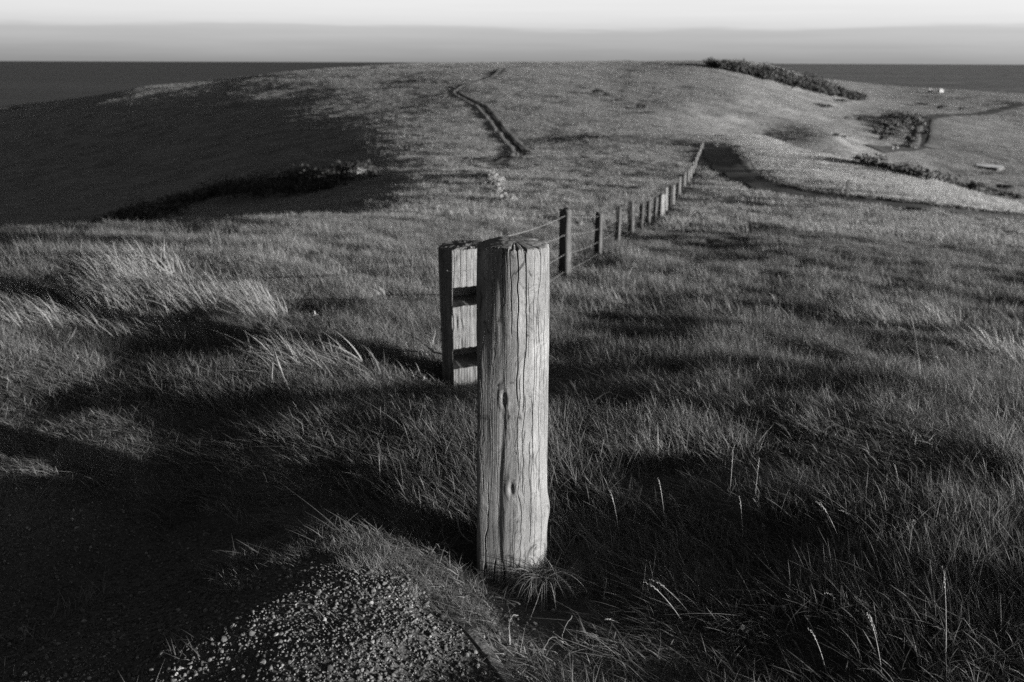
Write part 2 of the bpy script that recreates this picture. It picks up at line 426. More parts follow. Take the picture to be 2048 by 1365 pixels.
PX, PY = pt(1026, 900, 3.235)[0], 3.235
def front_post():
    R0 = .1215
    root = empty('timber_post', (PX, PY, 0))
    tag(root, 'thick pale round timber post with long cracks and two knots, standing alone in the foreground', 'post')
    shape = [(-1.0, -.08), (-.985, .62), (-.90, .685), (-.24, .915), (.1, .965), (.5, .86), (.84, .53), (.99, .05), (.86, -.5), (.5, -.85), (0, -.98), (-.5, -.86), (-.88, -.5)]
    shape_top = [(-1.0, -.1), (-.97, .38), (-.86, .50), (-.16, .93), (.1, .965), (.5, .86), (.84, .53), (.99, .05), (.86, -.5), (.5, -.85), (0, -.98), (-.5, -.86), (-.88, -.5)]
    fr = np.radians(np.linspace(-105, 105, 960)); bk = np.radians(np.linspace(107, 253, 60))
    thetas = np.concatenate([fr, bk]); thetas = (thetas + math.pi) % (2*math.pi) - math.pi
    thetas = np.sort(thetas)
    H = 1.162
    zs = np.linspace(-.12, H, 400)
    # drying cracks (angle at centre in degrees, z range, depth m, width deg)
    rc = random.Random(5)
    cracks = [(-4, .86, 1.17, .016, 1.1), (4.5, .62, 1.17, .018, 1.1), (19, .60, 1.17, .020, 1.15), (8, .38, .75, .010, .75), (16, .30, .68, .011, .7),
              (33, .42, 1.17, .008, .65), (45, .30, 1.17, .007, .7), (40, .62, .96, .006, .55), (57, .5, 1.17, .006, .7), (27, .12, .52, .007, .6), (11, .02, .40, .007, .6),
              (-38, .42, .66, .006, .7), (-44, .0, .36, .014, 1.2), (-33, .70, .95, .006, .7), (-27, .10, .5, .005, .6), (-52, .3, .9, .005, .8),
              (2, .02, .30, .006, .55), (36, .04, .33, .006, .6), (50, .02, .40, .006, .6), (-9, .95, 1.17, .012, .8), (-18, .98, 1.17, .008, .7), (70, .4, 1.1, .006, .9), (-30, -.1, .07, .02, 2.0), (-16, -.1, .06, .02, 2.6), (-48, -.1, .05, .02, 1.6)]
    for _ in range(46):
        a = rc.uniform(-60, 75); z0 = rc.uniform(0, 1.05); cracks.append((a, z0, z0 + rc.uniform(.08, .35), rc.uniform(.0015, .0035), rc.uniform(.35, .55)))
    def rad(TH, Z):
        f = sstep(.62, 1.1, Z)
        TS = TH + .07*fbm(Z*3.3, Z*0 + 2, 18, 3)*np.exp(-(TH/.7)**2)
        r = poly_radius(shape, TS, 1.8)*(1 - f) + poly_radius(shape_top, TS, 2.4)*f
        r = r*R0*(1.0 + .015*np.cos((Z - .75)*5) + .055*sstep(.75, 0, Z))
        dg = np.degrees(TH)
        # groove left of the ridge
        gz = .0026*(.5 + .9*vnoise(Z*4, Z*0, 4))*(1 - f)
        r = r - gz*np.exp(-((dg + 21 + 4*np.sin(Z*7) + 5*fbm(Z*4, Z*0, 19, 2))/5.0)**2)
        r = r + .0034*fbm(TH*2.0, Z*3.0, 21, 2) + .0007*fbm(TH*7, Z*9, 25, 2)
        # flutes following the fibre
        wv = 9*fbm(TH*2.5 + 3, Z*4.2, 33, 2)
        r = r + .00035*fbm((dg + wv)/1.7, Z*2.0, 41, 2)
        r = r + .010*np.exp(-((dg - 86)/9)**2 - ((Z - .215)/.05)**2)     # burl low on the right
        for a, z0, z1, dep, w in cracks:
            mz = sstep(z0, z0 + .05, Z)*(1 - (sstep(z1 - .06, z1, Z) if z1 < 1.15 else 0))
            c = a + 4.6*fbm(Z*7.5 + a*.13, Z*0 + a, 55, 3) + .55*wv*.5
            r = r - dep*mz*np.exp(-((dg - c)/(w*.62))**4)
        # knots: raised rim
        for ka, kz in ((-15, .655), (-2.5, .335)):
            d = np.hypot((dg - ka)/7.5, (Z - kz)/.036)
            r = r + .0018*np.exp(-((d - 1.0)/.45)**2) - .004*np.exp(-(d/.55)**4)
        # torn fibres at the sawn end
        r = r - .006*sstep(H - .012, H, Z)*vnoise(dg/2.2, Z*0, 66)
        return r
    def ztop(x, y):
        q = np.hypot(x, y)/R0; th = np.degrees(np.arctan2(x, -y))
        z = H + .004 - .010*np.clip(q, 0, 1.2)**3
        left = np.clip((-x/R0 - .30), 0, 2)
        z = z - .011*left + .002*np.exp(-((x/R0 + .34)/.10)**2 - ((y/R0 - .45)/.35)**2)
        z = z + .002*fbm(x*40, y*40, 77, 3) + .0015*fbm(q*14, th/25, 78, 2)*np.clip(q, 0, 1) - .0045*(x*.88 - y*.47)/R0
        z = z - .008*np.clip(q - .25, 0, 1)*(np.exp(-((th - 19)/2.4)**2) + np.exp(-((th - 4.5)/2.4)**2) + np.exp(-((th + 4)/2)**2) + np.exp(-((th - 45)/2)**2) + np.exp(-((th-130)/2.5)**2))
        return z
    lathe_mesh('post_shaft', thetas, zs, rad, ztop, M_WOOD, root, 22)
    # knots: almond whorls with an open slit
    for ka, kz, s in ((-15, .655, 1.0), (-2.5, .335, .85)):
        th = R(ka); rr = float(rad(np.array([th]), np.array([kz]))[0])
        V = []; F = []; nn = 28; rg = 7
        for q in range(rg):
            f = q/(rg - 1)
            for k in range(nn):
                t = 2*math.pi*k/nn
                a = math.cos(t)*f*.0085*s*(1 - .25*abs(math.sin(t))); b = math.sin(t)*f*.026*s
                d = .0012*math.cos(f*math.pi*2.2 + 2*math.sin(t*3)) - .009*(1 - f)*(1 if abs(a - .002*math.sin(b*150)) < .0028 else .15)
                d -= .0035*f*f + .001
                d += .0016*(random.random() - .5)
                V.append((a, -(d), b))
        for q in range(rg - 1):
            for k in range(nn):
                F.append((q*nn+k, q*nn+(k+1) % nn, (q+1)*nn+(k+1) % nn, (q+1)*nn+k))
        F.append(tuple(range(nn))[::-1])
        o = mesh_obj('knot', V, F, M_DARKWOOD, root, True)
        o.location = (math.sin(th)*rr, -math.cos(th)*rr, kz); o.rotation_euler = (0, R(6), th)
front_post()

def cut_mortises(o, slots, ang):
    bm = bmesh.new(); bm.from_mesh(o.data)
    n = [v for v in bm.verts if v.is_boundary]
    bmesh.ops.contextual_create(bm, geom=[e for e in bm.edges if e.is_boundary])
    bm.to_mesh(o.data); bm.free()
    V = []; F = []
    for z0, z1, R0 in slots:
        b0 = len(V); xs = np.linspace(-.70*R0, .52*R0, 12); rr = random.Random(int(z0*1000))
        low = [z0 + .10*(x/R0 + .7)*.16 + .003*rr.uniform(-1, 1) for x in xs]; up = [z1 + .10*(x/R0 + .7)*.13 + .003*rr.uniform(-1, 1) for x in xs]
        ca, sa = math.cos(ang), math.sin(ang)
        for d in (-.4, .125):
            for L_ in (low, up):
                for x, z in zip(xs, L_):
                    V.append((x*ca - d*sa*-1*-1, d*ca + x*sa, z))
        m = 12
        def id_(a, b, k): return b0 + (a*2 + b)*m + k
        for k in range(m - 1):
            for a in (0, 1):
                q = (id_(a,0,k), id_(a,0,k+1), id_(a,1,k+1), id_(a,1,k)); F.append(q if a == 0 else q[::-1])
            F.append((id_(0,0,k), id_(1,0,k), id_(1,0,k+1), id_(0,0,k+1)))
            F.append((id_(0,1,k), id_(0,1,k+1), id_(1,1,k+1), id_(1,1,k)))
        F.append((id_(0,0,0), id_(0,1,0), id_(1,1,0), id_(1,0,0)))
        F.append((id_(0,0,m-1), id_(1,0,m-1), id_(1,1,m-1), id_(0,1,m-1)))
    c = mesh_obj('cutter', V, F)
    cb = bmesh.new(); cb.from_mesh(c.data); bmesh.ops.recalc_face_normals(cb, faces=cb.faces); cb.to_mesh(c.data); cb.free()
    c.parent = o.parent
    md = o.modifiers.new('mortise', 'BOOLEAN'); md.operation = 'DIFFERENCE'; md.object = c; md.solver = 'EXACT'
    bpy.context.view_layer.update()
    me = bpy.data.meshes.new_from_object(o.evaluated_get(bpy.context.evaluated_depsgraph_get()))
    o.modifiers.clear(); o.data = me
    bpy.data.objects.remove(c)
def rear_post():
    Y0 = 5.62
    X0 = pt(938, 600, Y0)[0]
    R0 = .172
    root = empty('strainer_post', (X0, Y0, 0))
    tag(root, 'stout old fence end post with two dark mortise slots, half hidden behind the front post', 'post')
    # flat hewn face turned a little to the right
    ang = R(14); c, s = math.cos(ang), math.sin(ang)
    def fp(a): return (a*c + .80*s, .80*c - a*s)          # point along the face
    e0 = fp(-.72); e1 = fp(.60)
    shape = [(-1, 0), (-.93, .38), e0, e1, (.96, .22), (.97, -.3), (.7, -.75), (.2, -.98), (-.4, -.92), (-.85, -.5)]
    thetas = np.radians(np.concatenate([np.linspace(-110, 100, 420), np.linspace(103, 247, 50)]))
    thetas = np.sort((thetas + math.pi) % (2*math.pi) - math.pi)
    top = .728
    zs = np.linspace(-.32, top, 300)
    def rad(TH, Z):
        r = poly_radius(shape, TH, .5)*R0*(1.0 - .02*sstep(.4, .9, Z)*0 + .03*sstep(.05, -.2, Z) - .07*sstep(.55, .0, Z)*(np.sin(TH) < 0)*abs(np.sin(TH)))
        dg = np.degrees(TH)
        r = r + .004*fbm(TH*2.4, Z*3, 121, 3) + .0022*fbm(dg/2.6, Z*2.5, 125, 2)
        for a, w, d in ((-62, 1.2, .012), (-75, 1.4, .014), (-53, 1.0, .008), (-88, 1.5, .012), (-20, .6, .004), (-5, .6, .004), (-30, .7, .006)):
            r = r - d*np.exp(-((dg - a - 4*fbm(Z*3 + a, Z*0, 57, 2) - (Z-.3)*6*(a > -40))/w)**4)*(.3 + .7*vnoise(Z*5, Z*0 + a, 59))
        # spalled patch above the lower wire
        r = r - .010*np.exp(-((dg + 26)/5)**4 - ((Z - .30)/.05)**4)
        return r
    def ztop(x, y):
        q = np.hypot(x, y)/R0
        return top - .010*np.clip(q, 0, 1.1)**3 + .010*fbm(x*14, y*14, 177, 3) + .006*fbm(x*70, y*70, 178, 2) - .010*np.clip(-x/R0 - .3, 0, 1)
    shaft = lathe_mesh('post_shaft', thetas, zs, rad, ztop, M_WOOD2, root, 16)
    cut_mortises(shaft, [(z0, z1, R0) for z0, z1 in ((.392, .505), (.028, .148))], ang)
    # tie wires
    for z in (.605, .225):
        pth = []
        for k in range(49):
            th = -math.pi + 2*math.pi*k/48
            rr = float(rad(np.array([th]), np.array([z]))[0]) + .002
            rr = max(rr, float(poly_radius(shape, np.array([th]), .5)[0])*R0 - .004)
            pth.append((rr*math.sin(th), -rr*math.cos(th), z + .006*math.sin(th*2)))
        V, F = tube(pth, .0022, 6)
        w = mesh_obj('tie_wire', V, F, M_WIRE, root, True)
        if z > .4:
            t = 2*math.pi*.41; i = int(.41*48)
            p = Vector(pth[i])
            V, F = tube([p + Vector((-.018, -.004, .002)), p + Vector((-.006, -.008, .004)), p + Vector((.004, -.008, -.003)), p + Vector((.016, -.006, -.006))], .0035, 6)
            mesh_obj('wire_twist', V, F, M_WIRE, w, True)
    return X0, Y0
RPX, RPY = rear_post()

# ------------------------------------------------------------------ wire fence running down the spur
FX = np.array([5.62, 14, 21, 26, 30.5, 34.5, 39, 43, 47, 60, 80, 110, 150, 190])
FUV = [(938, None), (1130, None), (1197, None), (1235, None), (1262, None), (1281, None), (1296, None), (1309, None), (1322, None), (1345, None), (1368, None), (1385, None), (1397, None), (1404, None)]
FXX = np.array([ray(u, 480 - 60*i/13)[0]*Y for i, ((u, _), Y) in enumerate(zip(FUV, FX))])
def fence_x(Y): return float(np.interp(Y, FX, FXX))
FENCE_Y = [14, 21, 26, 30.5, 34.5, 39, 43, 47] + [47 + 4.4*k for k in range(1, 40)]
FENCE_Y = [y for y in FENCE_Y if y < 160]
def build_fence():
    root = empty('wire_fence', (fence_x(14), 14, float(ground_z(fence_x(14), 14.)[0])))
    tag(root, 'long post and wire fence running down the grassy spur towards the road', 'fence')
    org = Vector(root.location)
    rf = random.Random(3)
    tops = []
    for i, Y in enumerate(FENCE_Y):
        x = fence_x(Y); gz = float(ground_z(x, Y)[0])
        w = rf.uniform(.065, .085); d = rf.uniform(.06, .085); turn = R(rf.uniform(-40, -24)); h = 1.0*rf.uniform(.95, 1.05)
        if i > 7: w *= 1.1; d *= .8; h *= 1.2; turn = R(rf.uniform(-36, -24)) if i % 2 else R(rf.uniform(0, 30))
        if i == 0: w, d, turn, h = .078, .075, R(-33), 1.03
        if i == 1: w, d, turn, h = .075, .055, R(-38), 1.02
        if i == 7: w, d, turn, h = .135, .10, R(30), 1.08
        lean = (rf.uniform(-.04, .04), rf.uniform(-.03, .03))
        if i in (0, 1): lean = (.0, .0)
        seg = 28 if i < 12 else 14; zn = 30 if i < 12 else 10
        thetas = np.linspace(-math.pi, math.pi, seg, endpoint=False)
        shape = [(-w, -d), (-w*.95, d), (w, d*.9), (w*.9, -d)]
        shape = [(px*rf.uniform(.85, 1.1), py*rf.uniform(.85, 1.1)) for px, py in shape]
        def rad(TH, Z, w=w, i=i, shape=shape):
            return poly_radius(shape, TH, 5)*(1 + .05*sstep(.8, 0, Z)) + .009*fbm(TH*2, Z*3 + i*9, 200 + i, 3) - .006*vnoise(TH*5, Z*1.2 + i*5, 300 + i)
        def ztop(xx, yy, h=h, i=i):
            return h - .03*np.clip(np.hypot(xx, yy)/.09, 0, 1.2)**2 + .03*fbm(xx*22 + i*5, yy*22, 400 + i, 2) - xx*rf.uniform(0, .0001)
        o = lathe_mesh('post', thetas, np.linspace(-.35, h, zn), rad, ztop, M_WOODF if i < 7 else (M_WOOD if i == 7 else (M_WOODG if i % 2 else M_WOOD2)), root, 4)  # far posts take dark or pale timber to stand for shaded and sunlit faces
        o.location = Vector((x, Y, gz)) - org; o.rotation_euler = (lean[1], lean[0], turn)
        if i == 7: o['label'] = 'broad pale sunlit post in the fence line'
        tops.append((x, Y, gz))
    # four strands, tied to the end post and stapled to each post
    for hr, hp in ((.70, .93), (.60, .66), (.40, .38), (.24, .13)):
        path = [Vector((RPX + .04, RPY + .16, hr))]
        pts = [Vector((RPX + .04, RPY + .16, hr))] + [Vector((x - .0, Y - .0, gz + hp)) for x, Y, gz in tops]
        V = []; F = []
        full = []
        for a, b in zip(pts[:-1], pts[1:]):
            for k in range(6):
                t = k/6; p = a.lerp(b, t); p.z -= .03*4*t*(1 - t)*min(1, (b-a).length/8); full.append(p - org)
        full.append(pts[-1] - org)
        V, F = tube(full, [.0042 if p.y + org.y < 24 else .0026 for p in full], 5)
        mesh_obj('wire', V, F, M_WIRE, root, True)
build_fence()

# ------------------------------------------------------------------ roads and tracks, laid on the terrain
def smooth_path(P, step):
    P = np.array(P, float); d = np.concatenate([[0], np.cumsum(np.hypot(*np.diff(P[:, :2], axis=0).T))])
    n = max(8, int(d[-1]/step)); s = np.linspace(0, d[-1], n)
    x = np.interp(s, d, P[:, 0]); y = np.interp(s, d, P[:, 1])
    k = np.ones(7)/7
    for _ in range(2):
        xp = np.pad(x, 3, 'edge'); yp = np.pad(y, 3, 'edge')
        x = np.convolve(xp, k, 'valid'); y = np.convolve(yp, k, 'valid')
    return x, y
ROADS = []
def strip(name, px, profile, mat, step=2.0, kind='structure'):
    """profile: list of (offset to the right in m, height over ground)"""
    P = [hit(*q) for q in px]; P = [p for p in P if p]
    x, y = smooth_path(P, step)
    tx = np.gradient(x); ty = np.gradient(y); l = np.hypot(tx, ty) + 1e-9; tx /= l; ty /= l
    nx, ny = ty, -tx
    V = []; F = []; m = len(profile)
    for off, h in profile:
        jit = .12*abs(off)*fbm(np.arange(len(x))*.35, np.arange(len(x))*0 + off, 7, 2)
        X = x + nx*(off + jit); Y = y + ny*(off + jit)
        Z = ground_z(X, Y) + h*(1 if h < .12 else 1 + .35*fbm(np.arange(len(x))*.45, np.arange(len(x))*0 + off*3, 17, 2))
        V.append(np.stack([X, Y, Z], -1))
    V = np.stack(V, 1).reshape(-1, 3)
    for i in range(len(x) - 1):
        for j in range(m - 1):
            F.append((i*m + j, i*m + j + 1, (i+1)*m + j + 1, (i+1)*m + j))
    o = mesh_obj(name, V, F, mat, None, True)
    tag(o, kind=kind)
    ROADS.append((np.stack([x, y], -1), max(abs(q[0]) for q in profile)))
    return o
M_ROAD = mat_plain('road_asphalt', .075, .2, .8, .8)
M_TAR = mat_plain('old_tar_seal', .040, .2, .5, .85)
M_DIRT = mat_plain('bare_dirt', .045, .35, 1.5, .95)
M_DRY = mat_plain('dry_verge_turf', .16, .3, 1.2, .95, .2, 3)
rd = [(1470,294),(1447,296),(1428,301),(1436,313),(1460,334),(1495,356),(1545,377),(1600,391),(1680,402),(1780,414),(1880,425),(1980,434),(2080,443),(2200,452)]
strip('road', rd, [(-1.9, .10), (-1.0, .14), (0, .15), (1.0, .14), (1.9, .10)], M_ROAD, 1.5)
rd_far = [(1740,300),(1800,300),(1826,299),(1841,290),(1848,270),(1849,250),(1856,238),(1880,232),(1920,231),(1960,230),(1995,222),(2048,208)]
strip('far_road', rd_far, [(-3.0, .2), (0, .3), (3.0, .2)], M_TAR, 3)
trk = [(975,338),(1005,328),(1030,318),(1043,308),(1035,296),(1018,280),(1003,262),(992,245),(975,225),(955,208),(925,196),(910,184),(922,177),(950,167),(985,157),(1000,146),(1008,137)]
for off in (-.62, .62):
    strip('dirt_track', trk, [(off - .32, .22), (off, .18), (off + .32, .22)], M_DIRT, 2.5)
ROADS_ONLY = list(ROADS)

def road_dist(x, y):
    d = np.full(x.shape, 99.)
    for P, w in ROADS_ONLY:
        for a in range(0, len(P)):
            pass
        for i in range(0, len(x), 20000):
            q = np.stack([x[i:i+20000], y[i:i+20000]], -1)
            dd = np.min(((q[:, None] - P[None])**2).sum(-1), 1)**.5 - w
            d[i:i+20000] = np.minimum(d[i:i+20000], dd)
    return d

# ------------------------------------------------------------------ grass
SRC = bpy.data.collections.new('grass_sources')
def clump(name, nb, rad, h0, h1, w, lean, seed, seg=4, flop=.35, mat=None, heads=0):
    r = random.Random(seed); V = []; F = []
    for _ in range(nb):
        a = r.uniform(0, 2*math.pi); q = rad*math.sqrt(r.random())
        p = Vector((q*math.cos(a), q*math.sin(a), -.02))
        h = r.uniform(h0, h1)
        az = r.uniform(0, 2*math.pi); fl = r.gauss(0, flop)
        dx = lean*r.uniform(.4, 1.5)*-1 + math.cos(az)*fl; dy = lean*.1*r.gauss(0, 1) + math.sin(az)*fl
        bend = r.uniform(.3, 1.0)
        ww = w*r.choice((.6, .8, 1, 1, 1.3, 1.8)); fa = r.uniform(0, math.pi); wx, wy = math.cos(fa)*ww/2, math.sin(fa)*ww/2
        b0 = len(V)
        for k in range(seg + 1):
            t = k/seg
            s = t*(1 - bend) + t*t*bend
            c = p + Vector((dx*h*s, dy*h*s, h*(t - .28*bend*t*t*min(1.6, math.hypot(dx, dy)))))
            f = (1 - t**2.2) if k < seg else .06
            V.append((c.x - wx*f, c.y - wy*f, c.z)); V.append((c.x + wx*f, c.y + wy*f, c.z))
        for k in range(seg):
            F.append((b0+2*k, b0+2*k+1, b0+2*k+3, b0+2*k+2))
    me = bpy.data.meshes.new(name); me.from_pydata([tuple(v) for v in V], [], F)
    me.polygons.foreach_set('use_smooth', [True]*len(F)); me.materials.append(mat); me.update()
    o = bpy.data.objects.new(name, me)
    return o
def make_coll(name, objs):
    c = bpy.data.collections.new(name)
    for o in objs: c.objects.link(o)
    return c
def scatter(name, coll, P, rot, scl, idx, label_kind='stuff'):
    """one object: its points carry copies of the clumps"""
    me = bpy.data.meshes.new(name)
    n = len(P)
    me.vertices.add(n); me.vertices.foreach_set('co', np.asarray(P, np.float32).ravel())
    a = me.attributes.new('rot', 'FLOAT_VECTOR', 'POINT'); a.data.foreach_set('vector', np.asarray(rot, np.float32).ravel())
    a = me.attributes.new('scl', 'FLOAT_VECTOR', 'POINT'); a.data.foreach_set('vector', np.asarray(scl, np.float32).ravel())
    a = me.attributes.new('idx', 'INT', 'POINT'); a.data.foreach_set('value', np.asarray(idx, np.int32))
    o = bpy.data.objects.new(name, me); COL.objects.link(o)
    ng = bpy.data.node_groups.new(name + '_scatter', 'GeometryNodeTree')
    ng.interface.new_socket('Geometry', in_out='INPUT', socket_type='NodeSocketGeometry')
    ng.interface.new_socket('Geometry', in_out='OUTPUT', socket_type='NodeSocketGeometry')
    gi = ng.nodes.new('NodeGroupInput'); go = ng.nodes.new('NodeGroupOutput')
    ci = ng.nodes.new('GeometryNodeCollectionInfo'); ci.inputs['Collection'].default_value = coll
    ci.inputs['Separate Children'].default_value = True; ci.inputs['Reset Children'].default_value = True
    ip = ng.nodes.new('GeometryNodeInstanceOnPoints'); ip.inputs['Pick Instance'].default_value = True
    def at(nm, t):
        q = ng.nodes.new('GeometryNodeInputNamedAttribute'); q.data_type = t; q.inputs['Name'].default_value = nm; return q
    ar = at('rot', 'FLOAT_VECTOR'); as_ = at('scl', 'FLOAT_VECTOR'); ai = at('idx', 'INT')
    l = ng.links
    l.new(gi.outputs[0], ip.inputs['Points']); l.new(ci.outputs[0], ip.inputs['Instance'])
    l.new(ar.outputs[0], ip.inputs['Rotation']); l.new(as_.outputs[0], ip.inputs['Scale']); l.new(ai.outputs[0], ip.inputs['Instance Index'])
    l.new(ip.outputs[0], go.inputs[0])
    md = o.modifiers.new('scatter', 'NODES'); md.node_group = ng
    tag(o, kind='stuff')
    return o

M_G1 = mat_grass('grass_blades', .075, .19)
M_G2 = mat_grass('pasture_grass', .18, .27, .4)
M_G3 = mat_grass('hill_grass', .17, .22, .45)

def sector(n, th0, th1, r0, r1, seed):
    g = np.random.default_rng(seed)
    th = np.radians(g.uniform(th0, th1, n)); r = np.sqrt(g.uniform(r0*r0, r1*r1, n))
    return r*np.sin(th), r*np.cos(th), g
LAWN = [world0(*q) for q in [(990,1330),(880,1060),(760,920),(560,800),(330,770),(0,700),(-500,690),(-1500,1000),(-900,1500),(900,1500)]]
BARE = [world0(*q) for q in [(900,1165),(950,1120),(1060,1175),(1180,1215),(1240,1290),(1150,1330),(1060,1365),(1000,1365),(930,1260)]]
def grass_zone(name, coll, nvar, n, th0, th1, r0, r1, seed, base_scale=1.0, tall=.45, flat=False):
    x, y, g = sector(n, th0, th1, r0, r1, seed)
    keep = g.random(n) > gravel_mask(x, y)*.985
    keep &= (np.hypot(x - PX, y - PY) > .17) & (np.hypot(x - RPX, y - RPY) > .20)
    rd_ = road_dist(x, y); keep &= rd_ > (.6 if r0 < 100 else 1.5)
    if r0 > 30:     # rank and thin patches on the hill
        keep &= g.random(n) > .75*sstep(.12, .38, fbm(x/6.5, y/5, 98, 3))
    if 20 < r0 < 100:
        keep &= abs(x - np.interp(y, FX, FXX)) > .7
    if r0 < 5:
        bare = sstep(-.06, .10, poly_sd(x, y, BARE) + .06*fbm(x*4, y*4, 72, 2))
        keep &= g.random(n) > bare*.93
    # never grow right in front of the lens
    x, y = x[keep], y[keep]; n = len(x)
    z = ground_z(x, y)
    hm = 1 + tall*1.9*fbm(x/.85, y/.65, 91, 2) + .25*fbm(x/6, y/6, 95, 2)
    lawn = sstep(-.15, .35, poly_sd(x, y, LAWN)) if r0 < 12 else np.zeros(n)
    hm = hm*(1 - .62*lawn)
    if r0 < 5:      # low-grass corridor added to let sun reach the gravel; shorter round bare patch
        al = (x + .4)*.883 + (y - 2.75)*-.469; ac = (x + .4)*.469 + (y - 2.75)*.883
        hm = hm*(1 - .55*sstep(.75, .35, abs(ac))*sstep(-.2, .3, al))
        hm = hm*(1 - .5*sstep(-.35, -.05, poly_sd(x, y, BARE))); hm = np.minimum(hm, 1.3)
    hm = hm*(1 - .55*np.exp(-((x - RPX + .1)/.9)**2 - ((y - RPY + .45)/.6)**2))
    s = base_scale*g.uniform(.75, 1.25, n)
    rot = np.stack([g.normal(0, .08, n), g.normal(0, .08, n), g.normal(0, .8, n)], -1)
    scl = np.stack([s, s, s*np.clip(hm, .25, 2.2)], -1)
    return scatter(name, coll, np.stack([x, y, z - .01], -1), rot, scl, g.integers(0, nvar, n))

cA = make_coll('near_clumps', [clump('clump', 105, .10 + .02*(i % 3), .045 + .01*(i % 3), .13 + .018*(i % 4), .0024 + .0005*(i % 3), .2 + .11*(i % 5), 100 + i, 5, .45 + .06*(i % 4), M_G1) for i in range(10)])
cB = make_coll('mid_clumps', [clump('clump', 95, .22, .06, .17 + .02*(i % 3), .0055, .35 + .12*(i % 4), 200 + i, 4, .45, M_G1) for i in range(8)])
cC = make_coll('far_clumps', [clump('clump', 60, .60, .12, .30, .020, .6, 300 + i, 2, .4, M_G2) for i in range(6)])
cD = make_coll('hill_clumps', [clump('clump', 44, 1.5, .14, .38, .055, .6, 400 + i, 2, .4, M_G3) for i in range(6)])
grass_zone('grass', cA, 10, 19000, -52, 60, .95, 9.5, 1, 1.0)
grass_zone('grass', cA, 10, 4500, 60, 150, .95, 7.0, 2, 1.0)
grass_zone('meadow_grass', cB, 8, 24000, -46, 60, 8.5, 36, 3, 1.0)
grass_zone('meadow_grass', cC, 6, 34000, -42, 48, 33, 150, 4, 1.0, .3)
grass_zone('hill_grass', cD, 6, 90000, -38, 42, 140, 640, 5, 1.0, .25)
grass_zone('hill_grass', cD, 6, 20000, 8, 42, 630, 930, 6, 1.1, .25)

# ------------------------------------------------------------------ gravel
def pebble(seed, mat):
    r = random.Random(seed); bm = bmesh.new(); bmesh.ops.create_icosphere(bm, subdivisions=2, radius=1)
    sx, sy, sz = r.uniform(.7, 1.2), r.uniform(.6, 1.0), r.uniform(.45, .75)
    dirs = [(Vector((r.gauss(0, 1), r.gauss(0, 1), r.gauss(0, 1))).normalized(), r.uniform(.55, .85)) for _ in range(9)]
    for v in bm.verts:
        c = v.co.copy()
        for d, l in dirs:
            q = c.dot(d)
            if q > l: c -= d*(q - l)*.9
        v.co = Vector((c.x*sx, c.y*sy, c.z*sz))
    me = bpy.data.meshes.new('pebble'); bm.to_mesh(me); bm.free(); me.materials.append(mat)
    return bpy.data.objects.new('pebble', me)
def mat_stone():
    m, nt, out = new_mat('gravel_stone'); L = nt.links
    b = princ(nt, out, .8, .3)
    oi = N(nt, 'ShaderNodeObjectInfo'); tc = N(nt, 'ShaderNodeTexCoord')
    nz = N(nt, 'ShaderNodeTexNoise'); nz.inputs['Scale'].default_value = 2.5; nz.inputs['Detail'].default_value = 5
    L.new(tc.outputs['Object'], nz.inputs['Vector'])
    r = ramp(nt, oi.outputs['Random'], [(0, .04), (.6, .09), (.93, .13), (1, .24)])
    r2 = ramp(nt, nz.outputs[0], [(.3, .7), (.7, 1.15)])
    mx = N(nt, 'ShaderNodeMix', data_type='RGBA', blend_type='MULTIPLY'); mx.inputs['Factor'].default_value = 1
    L.new(r.outputs[0], mx.inputs['A']); L.new(r2.outputs[0], mx.inputs['B']); L.new(mx.outputs['Result'], b.inputs['Base Color'])
    return m
M_STONE = mat_stone()
cP = make_coll('pebbles', [pebble(500 + i, M_STONE) for i in range(8)])
def build_gravel():
    x, y, g = sector(330000, -62, 20, 1.4, 6.5, 41)
    keep = g.random(len(x)) < gravel_mask(x, y)*np.clip(1.9 - .36*np.hypot(x, y), .10, 1)
    # some spill beyond the edge and round the post
    near = (np.hypot(x - PX + .05, y - PY + .22) < .42) & (g.random(len(x)) < .12)
    keep |= near
    keep &= np.hypot(x - PX, y - PY) > .125
    x, y = x[keep], y[keep]; n = len(x)
    s = np.clip(.0037*np.exp(g.normal(0, .42, n)), .0018, .013)
    rot = g.uniform(0, 6.28, (n, 3)); rot[:, :2] *= .12
    scatter('gravel', cP, np.stack([x, y, ground_z(x, y) + s*.25], -1), rot, np.stack([s, s, s], -1), g.integers(0, 8, n))
    print('pebbles', n)
build_gravel()
def path_grass():
    x, y, g = sector(60000, -40, 12, 1.8, 4.5, 61)
    A = [world0(*q, z=.08) for q in [(425,1100),(520,1080),(610,1062),(720,1085),(800,1120),(880,1170),(955,1230),(1000,1275),(965,1275),(880,1215),(800,1175),(700,1135),(560,1130),(430,1125)]]
    B = [world0(*q, z=.05) for q in [(425,1190),(480,1150),(520,1175),(500,1215)]]
    k = (g.random(len(x)) < .05*np.maximum(sstep(-.08, .05, poly_sd(x, y, A)), .8*sstep(-.05, .04, poly_sd(x, y, B)))) & (np.hypot(x - PX, y - PY) > .2)
    x, y = x[k], y[k]; n = len(x); s = g.uniform(.35, .6, n)
    scatter('path_grass', cA, np.stack([x, y, ground_z(x, y) - .005], -1), np.stack([g.normal(0,.1,n), g.normal(0,.1,n), g.normal(0,1,n)], -1), np.stack([s, s, s*g.uniform(.5, .9, n)], -1), g.integers(0, 10, n))
    print('path grass', n)
path_grass()
